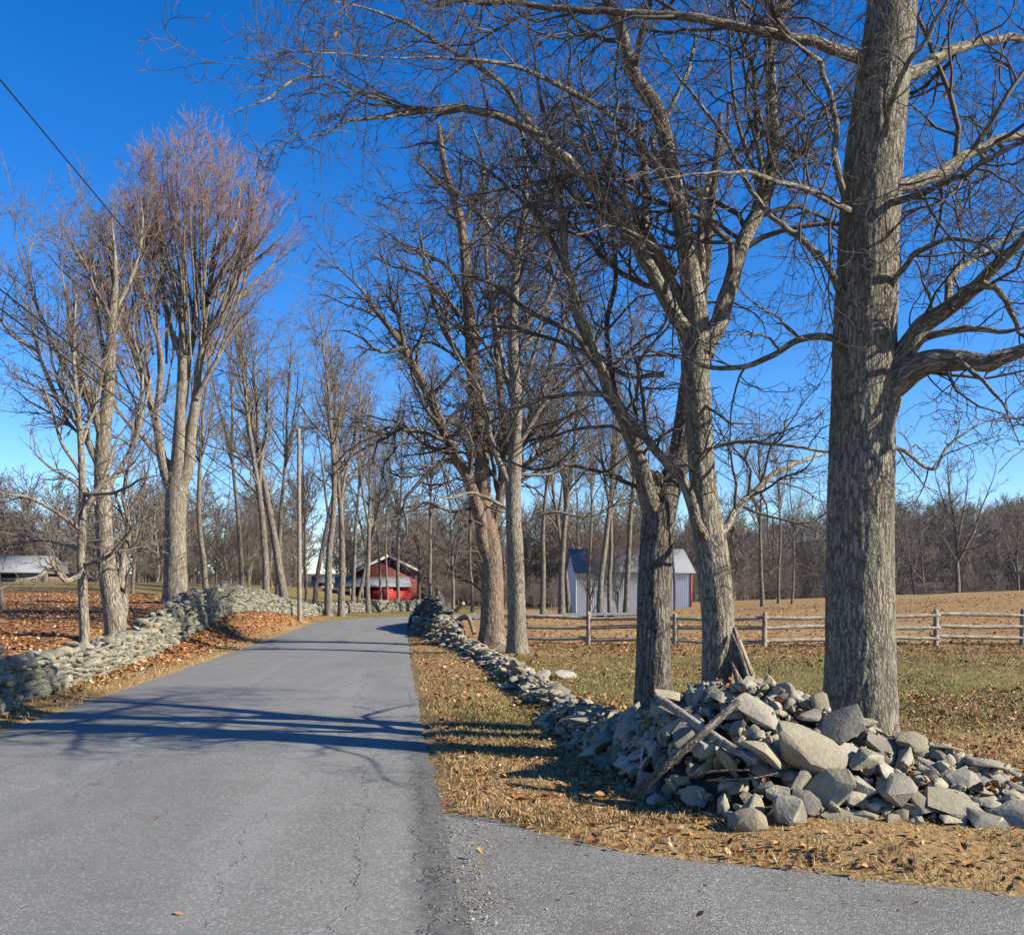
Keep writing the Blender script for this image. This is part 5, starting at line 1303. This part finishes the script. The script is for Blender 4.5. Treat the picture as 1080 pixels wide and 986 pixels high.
def blades(mb, x, y, hgt, w, rng, lean=.6):
    n = len(x); z = ground_at(x, y); a = rng.random(n) * 6.283; h = hgt * (.5 + rng.random(n)); l = lean * rng.normal(size=n) * h; la = rng.random(n) * 6.283
    b0 = np.c_[x - np.cos(a) * w, y - np.sin(a) * w, z - .01]; b1 = np.c_[x + np.cos(a) * w, y + np.sin(a) * w, z - .01]
    m0 = np.c_[x + np.cos(la) * l * .4 - np.cos(a) * w * .7, y + np.sin(la) * l * .4 - np.sin(a) * w * .7, z + h * .6]; m1 = np.c_[x + np.cos(la) * l * .4 + np.cos(a) * w * .7, y + np.sin(la) * l * .4 + np.sin(a) * w * .7, z + h * .6]
    tp = np.c_[x + np.cos(la) * l, y + np.sin(la) * l, z + h]
    V = np.stack([b0, b1, m1, m0, tp], 1).reshape(-1, 3); k = np.arange(n)[:, None] * 5
    mb.add(V, [np.concatenate([k, k + 1, k + 2, k + 3], 1), np.concatenate([k + 3, k + 2, k + 4], 1)])
def grassmat(name, stops):
    m, nt, b = newmat(name); t = NT(nt)
    r = t.n('ShaderNodeNewGeometry').outputs['Random Per Island']
    t.l(t.ramp(r, stops), b.inputs['Base Color']); b.inputs['Roughness'].default_value = .7
    return m
STRAW = grassmat('straw_grass', [(0, (.11, .07, .03)), (.4, (.25, .155, .065)), (.8, (.39, .265, .115)), (1, (.50, .385, .20))])
GREENG = grassmat('green_grass', [(0, (.055, .06, .016)), (.4, (.14, .135, .038)), (.75, (.25, .205, .08)), (1, (.36, .28, .13))])
mb = MB(); mg = MB(); mb2 = MB()
n = 60000; x = -3 + 8 * rl.random(n); y = 4.3 + 13 * rl.random(n) ** 1.8
k = offr(x, y) & (mound(x, y) < .05) & (x < 4.6) & (rl.random(n) < np.clip(.45 + 1.1 * fbm(x * 1.6, y * 1.6, seed=81), .02, 1))
blades(mb, x[k], y[k], .026, .0035, rl, 1.9)
n = 14000; x = -9 + 5 * rl.random(n); y = 8.5 + 26 * rl.random(n) ** 1.3
k = (x < xl(y) - .02) & (x > xl(y) - .7) & (x > wallx(y) + .3); blades(mb, x[k], y[k], .045, .006, rl, 1.4)
n = 45000; y = 6.3 + 26 * rl.random(n) ** 1.3; x = xr(y) - .03 + 2.2 * rl.random(n) ** 1.4
k = offr(x, y) & (rl.random(n) < np.clip(.6 + .9 * fbm(x * 1.2, y * .8, seed=87), .05, 1)); blades(mb, x[k], y[k], .028, .005, rl, 1.9)
tag(mb.build('dry_grass', STRAW, smooth=False), 'short straw coloured dry grass along the lane verges', 'grass', kind='stuff')
n = 150000; y = 8 + 19 * rl.random(n) ** 1.1; x = -2 + (6 + .62 * y) * rl.random(n)
k = offr(x, y) & (mound(x, y) < .05) & (x > xr(y) + .4) & (rl.random(n) < np.clip(.4 + 1.2 * fbm(x * .6, y * .5, seed=83), .02, 1)); blades(mg, x[k], y[k], .035, .006, rl, 1.3)
n = 90000; y = 8 + 19 * rl.random(n) ** 1.1; x = 1 + (3.5 + .62 * y) * rl.random(n)
k = offr(x, y) & (mound(x, y) < .05) & (rl.random(n) < np.clip(.45 + 1.2 * fbm(x * .7 + 9, y * .6, seed=93), .05, 1)); blades(mb2, x[k], y[k], .03, .006, rl, 1.5)
n = 6000; x = -9 + 4 * rl.random(n); y = 9 + 10 * rl.random(n); k = (x < xl(y) - .3) & (x > wallx(y) + .25) & (fbm(x * 1.2, y * 1.2, seed=85) > .05); blades(mg, x[k], y[k], .09, .006, rl, .6)
tag(mg.build('green_grass', GREENG, smooth=False), 'thin olive green grass of field edge and verge', 'grass', kind='stuff')

tag(mb2.build('dry_grass', STRAW, smooth=False), 'matted straw coloured grass over the right field', 'grass', kind='stuff')
# ------------------------------------------------------------------ light, sky, camera
SUN_EL, SHX, SHY = math.radians(30), -.957, .29
sx_, sy_ = -SHX, -SHY
w = bpy.data.worlds.new('World'); scene.world = w; w.use_nodes = True
nt = w.node_tree; bg = nt.nodes['Background']; sky = nt.nodes.new('ShaderNodeTexSky'); sky.sky_type = 'NISHITA'
sky.sun_disc = False; sky.sun_elevation = SUN_EL; sky.sun_rotation = math.atan2(sx_, sy_)
sky.air_density = 1.; sky.dust_density = .1; sky.ozone_density = 4.; sky.altitude = 600
hs = nt.nodes.new('ShaderNodeHueSaturation'); hs.inputs['Saturation'].default_value = 1.34; hs.inputs['Hue'].default_value = .511
nt.links.new(sky.outputs[0], hs.inputs['Color']); nt.links.new(hs.outputs[0], bg.inputs['Color']); bg.inputs['Strength'].default_value = .098
sl = bpy.data.lights.new('sun', 'SUN'); sl.energy = 5.; sl.angle = math.radians(.5); sl.color = (1, .91, .76)
so = bpy.data.objects.new('sun', sl); COL.objects.link(so)
dirv = Vector((sx_ * math.cos(SUN_EL), sy_ * math.cos(SUN_EL), math.sin(SUN_EL)))
so.rotation_euler = dirv.to_track_quat('Z', 'Y').to_euler()
cam = bpy.data.cameras.new('camera'); co = bpy.data.objects.new('camera', cam); COL.objects.link(co); scene.camera = co
cam.sensor_width = 36; cam.lens = 36 * F / 1080; cam.shift_y = (HY - 493) / 1080; cam.clip_end = 4000; cam.clip_start = .05
co.location = (0, 0, CAMZ); co.rotation_euler = (math.pi / 2, 0, 0)
scene.view_settings.view_transform = 'Standard'; scene.view_settings.look = 'None'; scene.view_settings.exposure = 1.1; scene.view_settings.gamma = 1
scene.cycles.max_bounces = 4; scene.cycles.diffuse_bounces = 2
